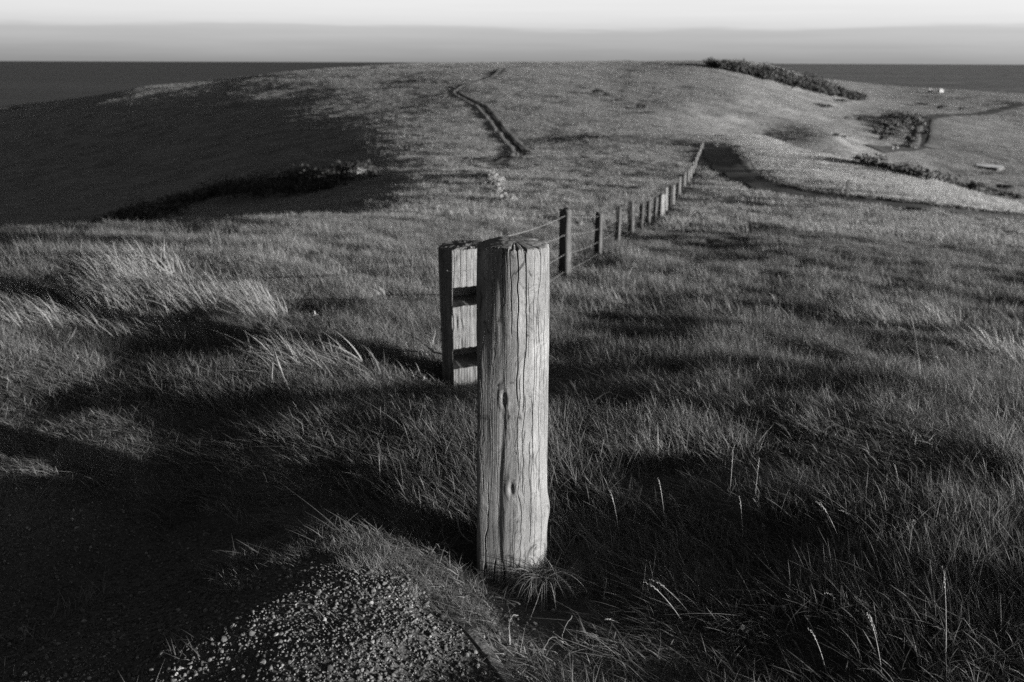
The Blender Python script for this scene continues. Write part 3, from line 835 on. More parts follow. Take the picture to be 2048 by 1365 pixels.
# spur grass between near road and valley, sunlight put into its pale colour
M_G4 = mat_grass('sunlit_spur_grass', .29, .38, .42)
cE = make_coll('sunlit_spur_clumps', [clump('clump', 50, .8, .14, .34, .03, .6, 450 + i, 2, .4, M_G4) for i in range(4)])
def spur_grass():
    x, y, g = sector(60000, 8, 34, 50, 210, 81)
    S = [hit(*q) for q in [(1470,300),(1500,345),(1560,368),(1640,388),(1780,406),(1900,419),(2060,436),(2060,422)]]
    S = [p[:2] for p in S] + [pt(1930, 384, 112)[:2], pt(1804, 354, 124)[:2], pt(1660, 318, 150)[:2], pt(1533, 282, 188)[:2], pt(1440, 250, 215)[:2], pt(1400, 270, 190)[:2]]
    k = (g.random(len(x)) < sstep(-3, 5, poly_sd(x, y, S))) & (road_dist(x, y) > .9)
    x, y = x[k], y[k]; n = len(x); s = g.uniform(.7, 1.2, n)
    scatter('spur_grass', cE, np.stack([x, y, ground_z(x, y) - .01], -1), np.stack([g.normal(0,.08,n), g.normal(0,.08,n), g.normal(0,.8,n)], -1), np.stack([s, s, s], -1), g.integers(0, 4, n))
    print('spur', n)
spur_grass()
# tall bleached grass gone to seed, bent over by the wind
M_GP = mat_grass('seeding_grass', .15, .25)
cF = make_coll('plume_clumps', [clump('clump', 34, .20, .15, .29, .0058, .9, 470 + i, 6, .28, M_GP) for i in range(4)])
def plume_grass():
    P = []; g = np.random.default_rng(5)
    for (u0, v0, u1, v1, n) in [(170, 600, 430, 612, 46), (430, 590, 560, 640, 22), (60, 650, 350, 690, 34), (1690, 640, 1880, 652, 44), (1940, 700, 2048, 720, 20), (200, 545, 330, 560, 16), (560, 735, 700, 745, 14)]:
        for _ in range(n):
            t = g.random(); p = hit(u0 + (u1 - u0)*t + g.normal(0, 8), v0 + (v1 - v0)*t + g.normal(0, 9))
            if p: P.append(p)
    n = len(P); s = g.uniform(.7, 1.2, n)
    scatter('plume_grass', cF, np.array(P), np.stack([g.normal(0,.08,n), g.normal(0,.08,n), g.normal(0,.5,n)], -1), np.stack([s, s, s], -1), g.integers(0, 4, n))
plume_grass()
# ------------------------------------------------------------------ banks beside the roads (they throw the dark line of shade)
M_BANK = mat_plain('rough_bank_turf', .10, .35, 1.0, .95, .15, 2.5)
strip('road_bank', [(1468,296),(1480,318),(1510,346),(1556,368),(1610,383),(1690,394),(1790,406),(1890,418),(1990,428),(2090,438)],
      [(-.6, .0), (-.2, .16), (.2, .2), (1.0, .14), (2.2, .0)], M_BANK, 1.2)
strip('road_bank', [(1818,300),(1828,290),(1833,270),(1836,250),(1842,240)], [(-1.6, 0), (-.8, .35), (0, .5), (1.4, .4), (2.6, 0)], M_BANK, 3)
strip('road_bank', [(1844,300),(1858,288),(1862,268),(1862,250),(1868,240)], [(-1.6, 0), (-.8, .3), (0, .42), (1.4, .3), (4, 0)], M_BANK, 3)
strip('track_bank', [(p[0] + (7 if p[1] > 200 else 4), p[1] - 1) for p in trk[3:12]], [(-.4, .1), (-.1, .22), (.5, .2), (1.2, .0)], M_BANK, 2.5)
strip('track_bank', [(p[0] - (8 if p[1] > 200 else 5), p[1] + 1) for p in trk[2:]], [(-1.6, 0), (-.6, .26), (.0, .26), (.5, .0)], M_DRY, 2.5)


# ------------------------------------------------------------------ scrub
def mat_leaf(name, lo, hi):
    m, nt, out = new_mat(name); L = nt.links
    b = princ(nt, out, .8, .15)
    geo = N(nt, 'ShaderNodeNewGeometry')
    r = ramp(nt, geo.outputs['Random Per Island'], [(0, lo), (1, hi)])
    L.new(r.outputs[0], b.inputs['Base Color'])
    return m
M_SCRUB = mat_leaf('coastal_scrub_leaves', .018, .05)
M_SCRUB2 = mat_leaf('grey_scrub_leaves', .04, .10)
M_PALE = mat_leaf('pale_dry_scrub', .14, .28)
M_STEM = mat_plain('woody_stem', .06, .3, 10)
def leaf_cloud(lumps, leaf, per, rnd):
    """lumps: (x, y, z, rx, ry, rz): leaf quads through each lump's outer volume"""
    V = []; F = []
    for (x, y, z, rx, ry, rz) in lumps:
        for _ in range(per):
            while True:
                d = Vector((rnd.gauss(0, 1), rnd.gauss(0, 1), rnd.gauss(0, 1)))
                if d.length > .01: break
            d.normalize()
            if d.z < -.35: d.z *= -.5
            q = .55 + .5*rnd.random()
            c = Vector((x + d.x*rx*q, y + d.y*ry*q, z + d.z*rz*q))
            s = leaf*rnd.uniform(.5, 1.2)
            n = (d + Vector((rnd.gauss(0, .6), rnd.gauss(0, .6), rnd.gauss(0, .6)))).normalized()
            a = n.orthogonal().normalized(); b = n.cross(a)
            t = rnd.uniform(0, 6.28); a, b = a*math.cos(t) + b*math.sin(t), b*math.cos(t) - a*math.sin(t)
            i = len(V)
            V += [c - a*s*.9, c - b*s*.4 + n*s*.1, c + a*s*.9, c + b*s*.4 - n*s*.1]
            F.append((i, i+1, i+2, i+3))
    return V, F
def scrub_mass(name, lumps, leaf, per, mat, seed):
    V, F = leaf_cloud(lumps, leaf, per, random.Random(seed))
    return tag(mesh_obj(name, V, F, mat), kind='stuff')
def ridge_lumps(px, w, h0, h1, n, seed):
    r = random.Random(seed); P = [hit(*q) for q in px]; P = [p for p in P if p]
    out = []
    for k in range(n):
        t = r.random()*(len(P) - 1); i = min(int(t), len(P) - 2); f = t - i
        x = P[i][0]*(1-f) + P[i+1][0]*f; y = P[i][1]*(1-f) + P[i+1][1]*f
        x += r.gauss(0, w*.15); y += r.uniform(-1, 1)*w
        h = r.uniform(h0, h1)*(.55 + .45*math.sin(math.pi*min(.97, max(.06, t/(len(P) - 1)))))
        z = float(ground_z(x, y)[0])
        out.append((x, y, z + h*.35, h*r.uniform(.9, 1.6), h*r.uniform(.9, 1.6), h*.68))
    return out
# thicket along the skyline, too thick to tell bush from bush
sk = [(1428,134),(1455,139),(1490,147),(1530,157),(1570,166),(1610,176),(1650,185),(1690,194),(1725,200)]
lum = ridge_lumps(sk, 10, 2.0, 6.2, 150, 5)
lum = [(x, y, z, a*1.0, b, c) for (x, y, z, a, b, c) in lum]
scrub_mass('coastal_thicket', lum, .75, 110, M_SCRUB, 6)
lum = ridge_lumps([(984,350),(985,360),(992,374),(1002,388),(1018,404)], .7, .35, .75, 26, 25)
scrub_mass('dry_tussocks', lum, .16, 90, M_PALE, 26)
# gully scrub on the shaded side, left
gl = ridge_lumps([(215,455),(270,442),(330,424),(400,402),(460,390),(530,382),(600,374),(660,365),(735,352)], 9, .8, 2.6, 170, 15)
scrub_mass('gully_scrub', gl, .26, 90, M_SCRUB, 16)
gl = ridge_lumps([(1500,356),(1560,365),(1700,322),(1740,333),(1790,346),(1850,362),(1900,372),(1960,385),(2060,402)][2:], 4, .8, 1.8, 46, 17)
scrub_mass('valley_scrub', gl, .3, 120, M_SCRUB2, 18)
gl = ridge_lumps([(1775,284),(1788,262),(1800,240),(1815,236),(1822,262),(1806,282)], 12, 1.6, 3.4, 46, 19)
scrub_mass('hillside_thicket', gl, .6, 110, M_SCRUB2, 20)

vg = ridge_lumps([(1470,298),(1482,320),(1512,348),(1560,371),(1612,386),(1690,397),(1790,409),(1890,421),(1990,431),(2090,441)], .35, .22, .55, 190, 27)
scrub_mass('verge_scrub', vg, .09, 60, M_SCRUB2, 28)
def shrub(u, v, w_px, h_px, label, mat, seed, group='bushes on the far slopes', name='shrub'):
    p = hit(u, v)
    if not p: return
    r = random.Random(seed); Y = p[1]; mpp = Y/1991.0*1.04
    w = w_px*mpp; h = h_px*mpp
    root = empty(name, p); tag(root, label, 'bush', group)
    lum = []
    for k in range(9):
        x = r.uniform(-.36, .36)*w; y = r.uniform(-.3, .3)*w
        f = 1 - abs(x)/w
        s = h*r.uniform(.32, .5)*f
        lum.append((x, y, h*.30*f + r.uniform(0, .22)*h, max(s, w*.17), max(s, w*.15), s))
    V, F = leaf_cloud(lum, max(.12*h, .05), 60, r)
    mesh_obj('crown', V, F, mat, root)
    V, F = [], []
    for k in range(3):
        a = r.uniform(0, 6.28)
        v1, f1 = tube([(0, 0, -.15*h), (math.cos(a)*.06*w, math.sin(a)*.06*w, .25*h), (math.cos(a)*.2*w, math.sin(a)*.2*w, .55*h)], [.03*h, .022*h, .012*h], 5)
        F += [tuple(i + len(V) for i in f) for f in f1]; V += v1
    mesh_obj('stem', V, F, M_STEM, root)
S = shrub
S(1196,190,24,14,'dark low bush at the left end of the row on the lit far hill', M_SCRUB, 1)
S(1213,193,18,9,'flat dark bush second from the left in the row on the far hill', M_SCRUB, 2)
S(1240,205,34,10,'wide low bush halfway along the row on the far hill', M_SCRUB2, 3)
S(1283,219,20,14,'round dark bush near the right end of the row on the far hill', M_SCRUB, 4)
S(1300,230,40,10,'long grey low bush at the right end of the row on the far hill', M_SCRUB2, 5)
S(1260,212,26,7,'small grey bush between the wide and the round bush of the row', M_SCRUB2, 6)
S(1114,197,9,6,'tiny lone dark bush left of the bush row on the far hill', M_SCRUB, 7)
S(1640,213,20,8,'small bush at upper left under the skyline thicket', M_SCRUB2, 8)
S(1655,218,34,11,'broad dark bush on the slope below the skyline thicket', M_SCRUB, 9)
S(1683,206,32,9,'dark bush just under the right half of the skyline thicket', M_SCRUB, 10)
S(1694,240,22,8,'low bush in the pair above the lit ridge on the right', M_SCRUB2, 11)
S(1722,243,14,12,'upright round bush in the pair above the lit ridge on the right', M_SCRUB, 12)
S(1671,275,14,10,'dark bush at the tip of the lit ridge on the right', M_SCRUB, 13)
S(1690,277,22,8,'low bush in the hollow behind the tip of the lit ridge', M_SCRUB2, 14)
S(1835,213,36,10,'domed dark bush on the far flat left of the upper road bend', M_SCRUB, 15)
S(1886,220,24,12,'grey bush on the far flat above the upper road bend', M_SCRUB2, 16)
S(1921,222,14,7,'small bush beside the upper road on the far flat', M_SCRUB2, 17)
S(2025,212,54,9,'long dark bush at the right edge on the far flat', M_SCRUB, 18)
S(1945,198,44,6,'long low grey bush on the far coastal flat', M_SCRUB2, 19)
S(1950,386,36,26,'dark hunched bush deep in the valley on the right', M_SCRUB, 20)
S(2010,382,40,18,'dark bush right of the hunched bush in the valley', M_SCRUB, 21)
S(1985,352,46,10,'low grey bush just below the pale pond', M_SCRUB2, 22)
S(1640,386,10,8,'small dark bush on the road verge', M_SCRUB, 23)
S(722,362,64,26,'pale sunlit bush at the head of the shaded gully', M_PALE, 24, 'bushes by the gully')
S(752,358,30,16,'small dark bush right of the pale one at the gully head', M_SCRUB, 25, 'bushes by the gully')
S(410,372,18,12,'pale tipped bush at the left top of the gully scrub', M_PALE, 26, 'bushes by the gully')
S(480,370,40,12,'pale low bush above the gully scrub', M_PALE, 27, 'bushes by the gully')
S(552,368,44,9,'wide pale low bush on the upper edge of the gully scrub', M_PALE, 28, 'bushes by the gully')
S(1530,466,130,26,'dark domed heath mound in the lit grass below the road', M_SCRUB, 29, 'bushes by the road')
S(20,222,60,8,'dark bush on the left edge of the headland against the sea', M_SCRUB, 30, 'bushes on the far slopes')

# ------------------------------------------------------------------ pond, huts, marker posts
def pond():
    p = hit(1980, 337)
    if not p: return
    m, nt, out = new_mat('pond_water'); b = princ(nt, out, .08, .6); b.inputs['Base Color'].default_value = (.25, .25, .25, 1)
    n = 40; V = []; z = p[2] + .5
    for k in range(n):
        t = 2*math.pi*k/n; q = 1 + .12*math.sin(3*t + 1) + .06*math.sin(7*t)
        V.append((p[0] + 3.2*q*math.cos(t), p[1] + 4.2*q*math.sin(t), z))
    V += [(x*1.0 + (x - p[0])*.25, y + (y - p[1])*.25, z - 1.2) for x, y, z in V]
    o = mesh_obj('pond', V[:n], [tuple(range(n))], m); tag(o, kind='structure')
    mesh_b = mesh_obj('pond_dam', V, [(k, n + k, n + (k+1) % n, (k+1) % n) for k in range(n)], M_BANK); tag(mesh_b, kind='structure')
pond()
M_WHITE = mat_plain('white_painted_board', .36, .05, 3, .6)
M_ROOF = mat_plain('grey_sheet_roof', .3, .1, 3, .5)
M_DOOR = mat_plain('dark_door', .05, .1, 3, .6)
def hut(u, v, w, lab):
    p = hit(u, v)
    if not p: return
    root = empty('hut', p, R(15)); tag(root, lab, 'hut', 'huts on the far coast')
    h = 1.7; d = w*.7
    V = [(-w/2,-d/2,-.3),(w/2,-d/2,-.3),(w/2,d/2,-.3),(-w/2,d/2,-.3),(-w/2,-d/2,h),(w/2,-d/2,h),(w/2,d/2,h),(-w/2,d/2,h),(-w/2,0,h+.8),(w/2,0,h+.8)]
    mesh_obj('wall', V, [(0,1,5,4),(1,2,6,9,5),(2,3,7,6),(3,0,4,8,7),(0,3,2,1)], M_WHITE, root)
    e = .25
    V = [(-w/2-e,-d/2-e,h-.12),(w/2+e,-d/2-e,h-.12),(w/2+e,0,h+.86),(-w/2-e,0,h+.86),(w/2+e,d/2+e,h-.12),(-w/2-e,d/2+e,h-.12)]
    V2 = [(x, y, z + .1) for x, y, z in V]
    mesh_obj('roof', V + V2, [(0,1,2,3),(3,2,4,5),(6,9,8,7),(9,11,10,8),(0,6,7,1),(5,4,10,11),(0,3,9,6),(3,5,11,9),(1,7,8,2),(2,8,10,4)], M_ROOF, root)
    V = [(-.4,-d/2-.03,0),(.4,-d/2-.03,0),(.4,-d/2-.03,1.5),(-.4,-d/2-.03,1.5),(-.4,-d/2,0),(.4,-d/2,0),(.4,-d/2,1.5),(-.4,-d/2,1.5)]
    mesh_obj('door', V, [(0,1,2,3),(0,4,5,1),(3,2,6,7),(0,3,7,4),(1,5,6,2)], M_DOOR, root)
hut(1860, 186, 2.2, 'small white hut on the far coast, left of the pair')
hut(1881, 186, 2.9, 'larger white hut on the far coast, right of the pair')
def marker(u, v, h, lab, white=True):
    p = hit(u, v)
    if not p: return
    root = empty('marker_post', p); tag(root, lab, 'marker post', 'roadside marker posts')
    w = .09
    def box(z0, z1, w):
        return [(sx*w, sy*w, z) for z in (z0, z1) for sx, sy in ((-1,-1),(1,-1),(1,1),(-1,1))], [(0,1,5,4),(1,2,6,5),(2,3,7,6),(3,0,4,7),(4,5,6,7),(3,2,1,0)]
    V, F = box(-.3, h*.82, w); mesh_obj('stake', V, F, M_WHITE if white else M_WOODF, root)
    V, F = box(h*.82, h, w*1.05); mesh_obj('cap', V, F, M_DOOR, root)
marker(1693, 398, 1.3, 'thin grey marker stake on the bank beside the near road', False)
marker(1786, 301, 1.3, 'white marker post left of its twin at the lower bend of the far road')
marker(1795, 301, 1.3, 'white marker post right of its twin at the lower bend of the far road')

# ------------------------------------------------------------------ concrete edging of the gravel path
def edging():
    P = [world0(u, v) for u, v in [(812,1172),(850,1205),(890,1247),(925,1290),(962,1333),(1000,1380),(1090,1490),(1180,1610)]]
    M = mat_plain('worn_concrete', .16, .25, 30, .9, .004, 60)
    V = []; F = []; w = .019
    pts = []
    for a, b in zip(P[:-1], P[1:]):
        for k in range(14): pts.append((a[0] + (b[0]-a[0])*k/14, a[1] + (b[1]-a[1])*k/14))
    for i, (x, y) in enumerate(pts):
        a = pts[max(0, i-1)]; b = pts[min(len(pts)-1, i+1)]
        dx, dy = b[0]-a[0], b[1]-a[1]; l = math.hypot(dx, dy); nx, ny = -dy/l, dx/l
        z = float(ground_z(x, y)[0]) + .001
        j = .003*math.sin(i*.9) + .002*math.sin(i*2.3)
        for o_, zz in ((-w, -.08), (-w + j, 0), (-w*.75, .006), (w*.7, .006 + .001*math.sin(i*.7)), (w + j, -.003), (w, -.08)):
            V.append((x + nx*o_, y + ny*o_, z + zz))
    for i in range(len(pts) - 1):
        for j in range(5): F.append((i*6+j, i*6+j+1, (i+1)*6+j+1, (i+1)*6+j))
    F.append((0,1,2,3,4,5)); n = (len(pts)-1)*6; F.append((n+5,n+4,n+3,n+2,n+1,n))
    o = mesh_obj('path_edging', V, F, M)
    tag(o, 'narrow worn concrete edging strip beside the gravel before the thick post', 'edging')
edging()

# ------------------------------------------------------------------ tuft hanging over the foot of the post
M_TUFT = mat_leaf('tuft_blades', .11, .24)
M_SEED = mat_leaf('dry_seed', .13, .25)
M_STALK = mat_plain('dry_stalk', .20, .25, 60, .7)
M_STRAW = mat_plain('grey_straw', .12, .3, 60, .8)
def blade(p, d0, length, sag, w, seg=7, rnd=random):
    """ribbon leaving p along d0 and drooping"""
    V = []; F = []; p = Vector(p); d = Vector(d0).normalized(); st = length/seg
    side = d.cross(Vector((0, 0, 1))); side = side.normalized() if side.length > .01 else Vector((1, 0, 0))
    t = rnd.uniform(-.6, .6); side = (side*math.cos(t) + d.cross(side)*math.sin(t))
    for k in range(seg + 1):
        ww = w*(1 - (k/seg)**2*.95)/2
        V += [p - side*ww, p + side*ww]
        p = p + d*st; d = (d + Vector((0, 0, -sag*st))).normalized()
    for k in range(seg): F.append((2*k, 2*k+1, 2*k+3, 2*k+2))
    return V, F
def join(parts):
    V = []; F = []
    for v, f in parts:
        F += [tuple(i + len(V) for i in q) for q in f]; V += v
    return V, F
def seed_ear(p, d, length, w, rnd):
    V = []; F = []; p = Vector(p); d = Vector(d).normalized()
    n = max(6, int(length/.008)); a = d.orthogonal().normalized(); b = d.cross(a)
    for k in range(n):
        t = k/n; c = p + d*length*t + Vector((0, 0, -length*.25*t*t))
        s = (1 if k % 2 else -1); q = w*(1 - .5*t)
        e = a*s + b*rnd.uniform(-.5, .5)
        i = len(V)
        V += [c, c + e*q + d*q*1.2, c + d*q*3.2 + e*q*.7, c + d*q*1.2 + b*q*.35]
        F += [(i, i+1, i+2), (i, i+2, i+3)]
    return V, F
def tuft():
    rnd = random.Random(12)
    bx, by = PX + .10, PY - .12
    gz = float(ground_z(bx, by)[0])
    root = empty('grass_tuft', (bx, by, gz)); tag(root, 'shaggy grass tuft drooping against the right foot of the thick post', 'grass tuft')
    parts = []
    for k in range(150):
        az = rnd.gauss(R(235), .75); up = rnd.uniform(.3, 1.6)
        q = rnd.uniform(0, .05); a2 = rnd.uniform(0, 6.28)
        p = (q*math.cos(a2) + rnd.gauss(0, .02), q*math.sin(a2), rnd.uniform(.0, .06))
        parts.append(blade(p, (math.cos(az), math.sin(az), up), rnd.uniform(.10, .26), rnd.uniform(6, 16), rnd.uniform(.002, .0042), 8, rnd))
    for k in range(45):
        az = rnd.uniform(-.9, 2.2); p = (rnd.uniform(0, .08), rnd.uniform(-.04, .04), 0)
        parts.append(blade(p, (math.cos(az), math.sin(az), rnd.uniform(.4, 1.8)), rnd.uniform(.06, .16), rnd.uniform(3, 9), rnd.uniform(.002, .004), 8, rnd))
    V, F = join(parts); mesh_obj('blades', V, F, M_TUFT, root)
    V, F = tube([(.02, -.03, .03), (.0, -.10, .07), (-.02, -.18, .05), (-.05, -.27, .02), (-.10, -.36, .006)], [.0018, .0016, .0014, .0011, .0007], 5)
    mesh_obj('stalk', V, F, M_STRAW, root)
    V, F = seed_ear((.03, -.03, .09), (.9, -.35, .0), .16, .004, rnd); mesh_obj('seed_head', V, F, M_SEED, root)
tuft()

# ------------------------------------------------------------------ tall seed stalks and round flower heads in the foreground grass
def place(u, v, up=0.0):
    p = hit(u, v); return p
def seed_stalk(u0, v0, u1, v1, label, rnd, w=.0016, ear=True):
    """stalk from its foot at one photo pixel to a tip in the same upright plane"""
    p = hit(u0, v0)
    if not p: return
    kx, kz = ray(u1, v1); Yt = p[1] + rnd.uniform(-.05, .05)
    tip = Vector((kx*Yt, Yt, CAM_H + kz*Yt)) - Vector(p)
    root = empty('seed_stalk', p); tag(root, label, 'grass stalk', 'tall seed stalks in the foreground grass')
    mid = Vector((tip.x*.38, tip.y*.4, tip.z*.58))
    path = []
    for k in range(9):
        t = k/8; path.append(mid*(2*t*(1-t)) + tip*(t*t))
    V, F = tube([Vector((0, 0, -.02))] + path[1:], [w*(1 - .06*k) for k in range(9)], 5)
    mesh_obj('stem', V, F, M_STALK, root, True)
    if ear:
        d = path[-1] - path[-2]
        L_ = min(.09, tip.length*.35)
        V, F = seed_ear(tip - d.normalized()*L_*.6, d, L_, .0032, rnd); mesh_obj('seed_head', V, F, M_SEED, root)
rs_ = random.Random(77)
ST = [(1486,1095,1480,998,'straight upright seed stalk left of the round flower heads'),
      (1459,998,1466,905,'slender seed stalk curving up on top of the lit tussock'),
      (1508,1016,1518,920,'seed stalk leaning right behind the lit tussock'),
      (1740,1078,1684,1020,'seed stalk bowed left near the topmost round flower head'),
      (1686,1112,1640,1005,'long bowed seed stalk to the right of the lit tussock'),
      (1744,1140,1758,1070,'short upright seed stalk under the topmost round flower head'),
      (1890,1350,1888,1142,'tallest straight stalk standing near the right side'),
      (1372,1260,1298,1166,'pair of stalks bowed left, lower one, in the lower middle'),
      (1390,1245,1310,1160,'pair of stalks bowed left, upper one, in the lower middle'),
      (1690,1226,1655,1185,'short pale seed stalk among the round flower heads'),
      (1760,1310,1738,1228,'pale stalk bent left in the lower right grass'),
      (1765,1365,1740,1235,'long pale stalk behind the bent one in the lower right'),
      (1655,1365,1622,1260,'pale stalk leaning left at the bottom edge'),
      (1610,1330,1588,1282,'short pale seed head leaning left near the bottom edge'),
      (2040,1215,2022,1197,'short pale seed head at the right edge'),
      (1250,1255,1215,1238,'short stalk lying left in the dark grass before the post'),
      (1412,1262,1375,1243,'short stalk lying left right of the dark grass'),
      (1240,1085,1222,985,'seed stalk standing in the grass close to the post'),
      (1330,1060,1318,960,'seed stalk in the grass between post and lit tussock'),
      (1840,780,1825,640,'seed stalk among the tall bleached grass on the right'),
      (1800,1010,1790,930,'thin stalk in the dark grass at right'),
      (1948,1100,1926,1040,'thin bowed stalk in the dark right grass')]
for a in ST: seed_stalk(*a, rs_)
M_FLOWER = mat_leaf('dry_flower_head', .22, .42)
def flower_mesh(seed):
    r = random.Random(seed); V = []; F = []
    for k in range(90):
        z = 1 - 2*(k + .5)/90; a = k*2.39996; q = math.sqrt(1 - z*z)
        d = Vector((q*math.cos(a), q*math.sin(a), z)); t = d.orthogonal().normalized()*.16; b = d.cross(t).normalized()*.1
        c = d*.62; e = d*r.uniform(.9, 1.12) + Vector((0, 0, .12))
        i = len(V); V += [c - t, c + b, c + t, c - b, e]
        F += [(i, i+1, i+4), (i+1, i+2, i+4), (i+2, i+3, i+4), (i+3, i, i+4)]
    return V, F
FL = [(1827,1045,1815,1105,.011,'largest round flower head, topmost on the right'), (1814,1057,1812,1108,.008,'small round flower head just below the topmost one'),
      (1650,1153,1655,1180,.008,''), (1604,1177,1606,1202,.008,''), (1592,1198,1594,1220,.007,''), (1545,1216,1549,1245,.008,''), (1568,1217,1572,1246,.009,''),
      (1720,1170,1724,1196,.009,''), (1758,1203,1761,1228,.008,''), (1485,1256,1490,1285,.009,''), (1465,1272,1470,1295,.007,''), (1474,1282,1478,1300,.008,''), (1494,1264,1496,1290,.007,''),
      (1502,1284,1506,1305,.007,''), (1571,1322,1575,1350,.007,'lone round flower head near the bottom edge'), (1935,1171,1937,1195,.008,'round flower head farthest to the right'), (1872,1164,1874,1190,.007,''), (1848,1148,1850,1172,.006,''), (1830,1138,1832,1160,.006,''),
      (1527,1052,1529,1080,.007,'round flower head beside the lit grass stalks'), (1693,1118,1695,1145,.006,''), (1782,1117,1786,1140,.006,''), (1865,1188,1867,1215,.007,''), (1920,1222,1916,1250,.006,'')]
fm = flower_mesh(3)
fme = None
for u, v, u0, v0, s, lab in FL:
    p = hit(u0, v0)
    if not p: continue
    kx, kz = ray(u, v); top = Vector((kx*p[1], p[1], CAM_H + kz*p[1])) - Vector(p)
    if top.length > .25: top *= .25/top.length
    root = empty('clover_flower', p); tag(root, lab or 'small dry round flower head on a thin stem in the dark lower right grass', 'flower', 'round flower heads in the lower right grass')
    V, F = tube([Vector((0, 0, -.02)), top*.5 + Vector((.004, 0, 0)), top], .0011, 5); mesh_obj('stem', V, F, M_STALK, root, True)
    if fme is None:
        o = mesh_obj('flower_head', fm[0], fm[1], M_FLOWER, root); fme = o.data
    else:
        o = bpy.data.objects.new('flower_head', fme); COL.objects.link(o); o.parent = root
    o.location = top; o.scale = (s*.85, s*.85, s); o.rotation_euler = (rs_.uniform(-.4, .4), rs_.uniform(-.4, .4), rs_.uniform(0, 6))

# ------------------------------------------------------------------ sticks, broken reeds, pale debris, loose stones
def stick(px, r, name, label, mat, zs=None):
    P = [hit(*q) for q in px]; o0 = Vector(P[0])
    pts = [Vector(p) - o0 + Vector((0, 0, (zs[i] if zs else .02))) for i, p in enumerate(P)]
    rj = random.Random(len(label)*7 + int(px[0][0]))
    if len(pts) > 2 and name == 'twig':       # bend smoothly through the points
        q = []
        for i in range(len(pts) - 1):
            p0, p1, p2, p3 = pts[max(i-1, 0)], pts[i], pts[i+1], pts[min(i+2, len(pts)-1)]
            for k in range(5):
                t = k/5
                q.append(.5*((2*p1) + (p2-p0)*t + (2*p0-5*p1+4*p2-p3)*t*t + (3*p1-p0-3*p2+p3)*t**3) + Vector((rj.gauss(0, .002), rj.gauss(0, .002), rj.gauss(0, .002))))
        pts = q + [pts[-1]]
    V, F = tube(pts, [r*(1 - .5*i/len(pts)) for i in range(len(pts))], 6)
    o = mesh_obj(name, V, F, mat, None, True); o.location = o0; tag(o, label, 'twig', 'dry twigs lying in the grass'); return o
stick([(950,742),(905,752),(868,748),(842,733),(800,716)], .007, 'twig', 'longest pale curved twig lying left of the old post foot', M_STALK, [.10,.13,.14,.16,.2])
stick([(868,748),(866,742),(872,728)], .004, 'twig', 'short forked twig standing on the long curved twig', M_STALK, [.14,.17,.22])
stick([(768,812),(740,796),(722,782),(700,775)], .004, 'twig', 'thin twig lying in the dark grass left of the posts', M_STALK, [.06,.08,.09,.09])
stick([(542,796),(552,778),(575,800),(590,815)], .005, 'broken_reed', 'bent broken reed in the dark grass at mid left', M_STALK, [.02,.20,.09,.03])
stick([(568,788),(548,760)], .006, 'broken_reed', 'straight broken reed beside the bent one at mid left', M_STALK, [.10,.22])
stick([(948,1106),(920,1088),(914,1072)], .003, 'twig', 'small crooked twig against the left foot of the thick post', M_STALK, [.03,.05,.12])
stick([(1035,1248),(1022,1256),(1016,1268)], .0018, 'twig', 'short pale bent straw in the bare patch before the post', M_STRAW, [.03,.035,.01])
stick([(1125,1312),(1100,1306),(1085,1316)], .0018, 'twig', 'pale hooked straw below the bare patch', M_STRAW, [.04,.05,.01])
stick([(1145,1258),(1128,1282),(1124,1300)], .0015, 'twig', 'thin kinked straw right of the bare patch', M_STRAW, [.05,.04,.01])
def scrap(u, v, s, lab, seed, lift=.1):
    p = hit(u, v); r = random.Random(seed); parts = []
    for k in range(16):
        d = Vector((r.gauss(0, 1), r.gauss(0, 1), abs(r.gauss(0, .6))))
        parts.append(blade((0, 0, 0), d, s*r.uniform(.5, 1.1), 8, s*.32, 4, r))
    V, F = join(parts); o = mesh_obj('dry_flower', V, F, M_WHITE); o.location = (p[0], p[1], p[2] + lift); tag(o, lab, 'flower', 'pale dry flowers in the grass')
scrap(850, 791, .022, 'bright ragged pale flower in the grass just left of the posts', 1, .09)
scrap(632, 664, .032, 'pale ragged flower clump in the grass at mid left', 2, .12)
scrap(628, 715, .020, 'small pale flower under the ragged clump at mid left', 3, .12)
scrap(348, 682, .028, 'bright pale flower in the left grass', 4, .10)
M_PSTONE = mat_plain('pale_stone', .36, .25, 6, .8, .003, 30)
def loose_stone(u, v, px, lab, seed, grp):
    p = hit(u, v); s = px*p[1]/1991*.5*1.1
    o = pebble(seed, M_PSTONE); o.name = 'stone'; o.data.name = 'stone'; COL.objects.link(o)
    o.location = (p[0], p[1], p[2] + s*.35); o.scale = (s*1.1, s, s*1.05); o.rotation_euler = (.2, .1, seed)
    tag(o, lab, 'stone', grp)
for i, (u, v, px, lab) in enumerate([(360,1340,13,'largest pale stone near the bottom edge of the gravel'), (354,1353,12,'pale stone touching the largest one at the bottom edge'), (20,1294,13,'pale stone in the lower left corner'),
      (463,1258,9,'pale stone at the left end of the lit gravel'), (625,1068,8,'pale stone on top of the gravel shoulder'), (682,1094,10,'flat pale stone on the gravel shoulder'),
      (1106,1222,9,'dull stone in the bare patch before the post'), (984,1243,10,'dull pointed stone beside the path edging')]):
    loose_stone(u, v, px, lab, 600 + i, 'loose stones on the gravel')
for i, (u, v, px) in enumerate([(296,803,9), (345,805,8), (435,803,7), (180,708,8), (243,702,8), (212,708,8), (595,930,8), (586,941,6), (598,944,7), (575,945,6), (540,938,6), (392,943,6), (222,955,6), (145,1043,7), (108,758,6), (150,765,6), (200,760,6), (560,942,5), (480,956,5), (137,763,6)]):
    loose_stone(u, v, px, 'small pale stone lying in the worn turf of the path on the left', 640 + i, 'small pale stones in the worn turf')



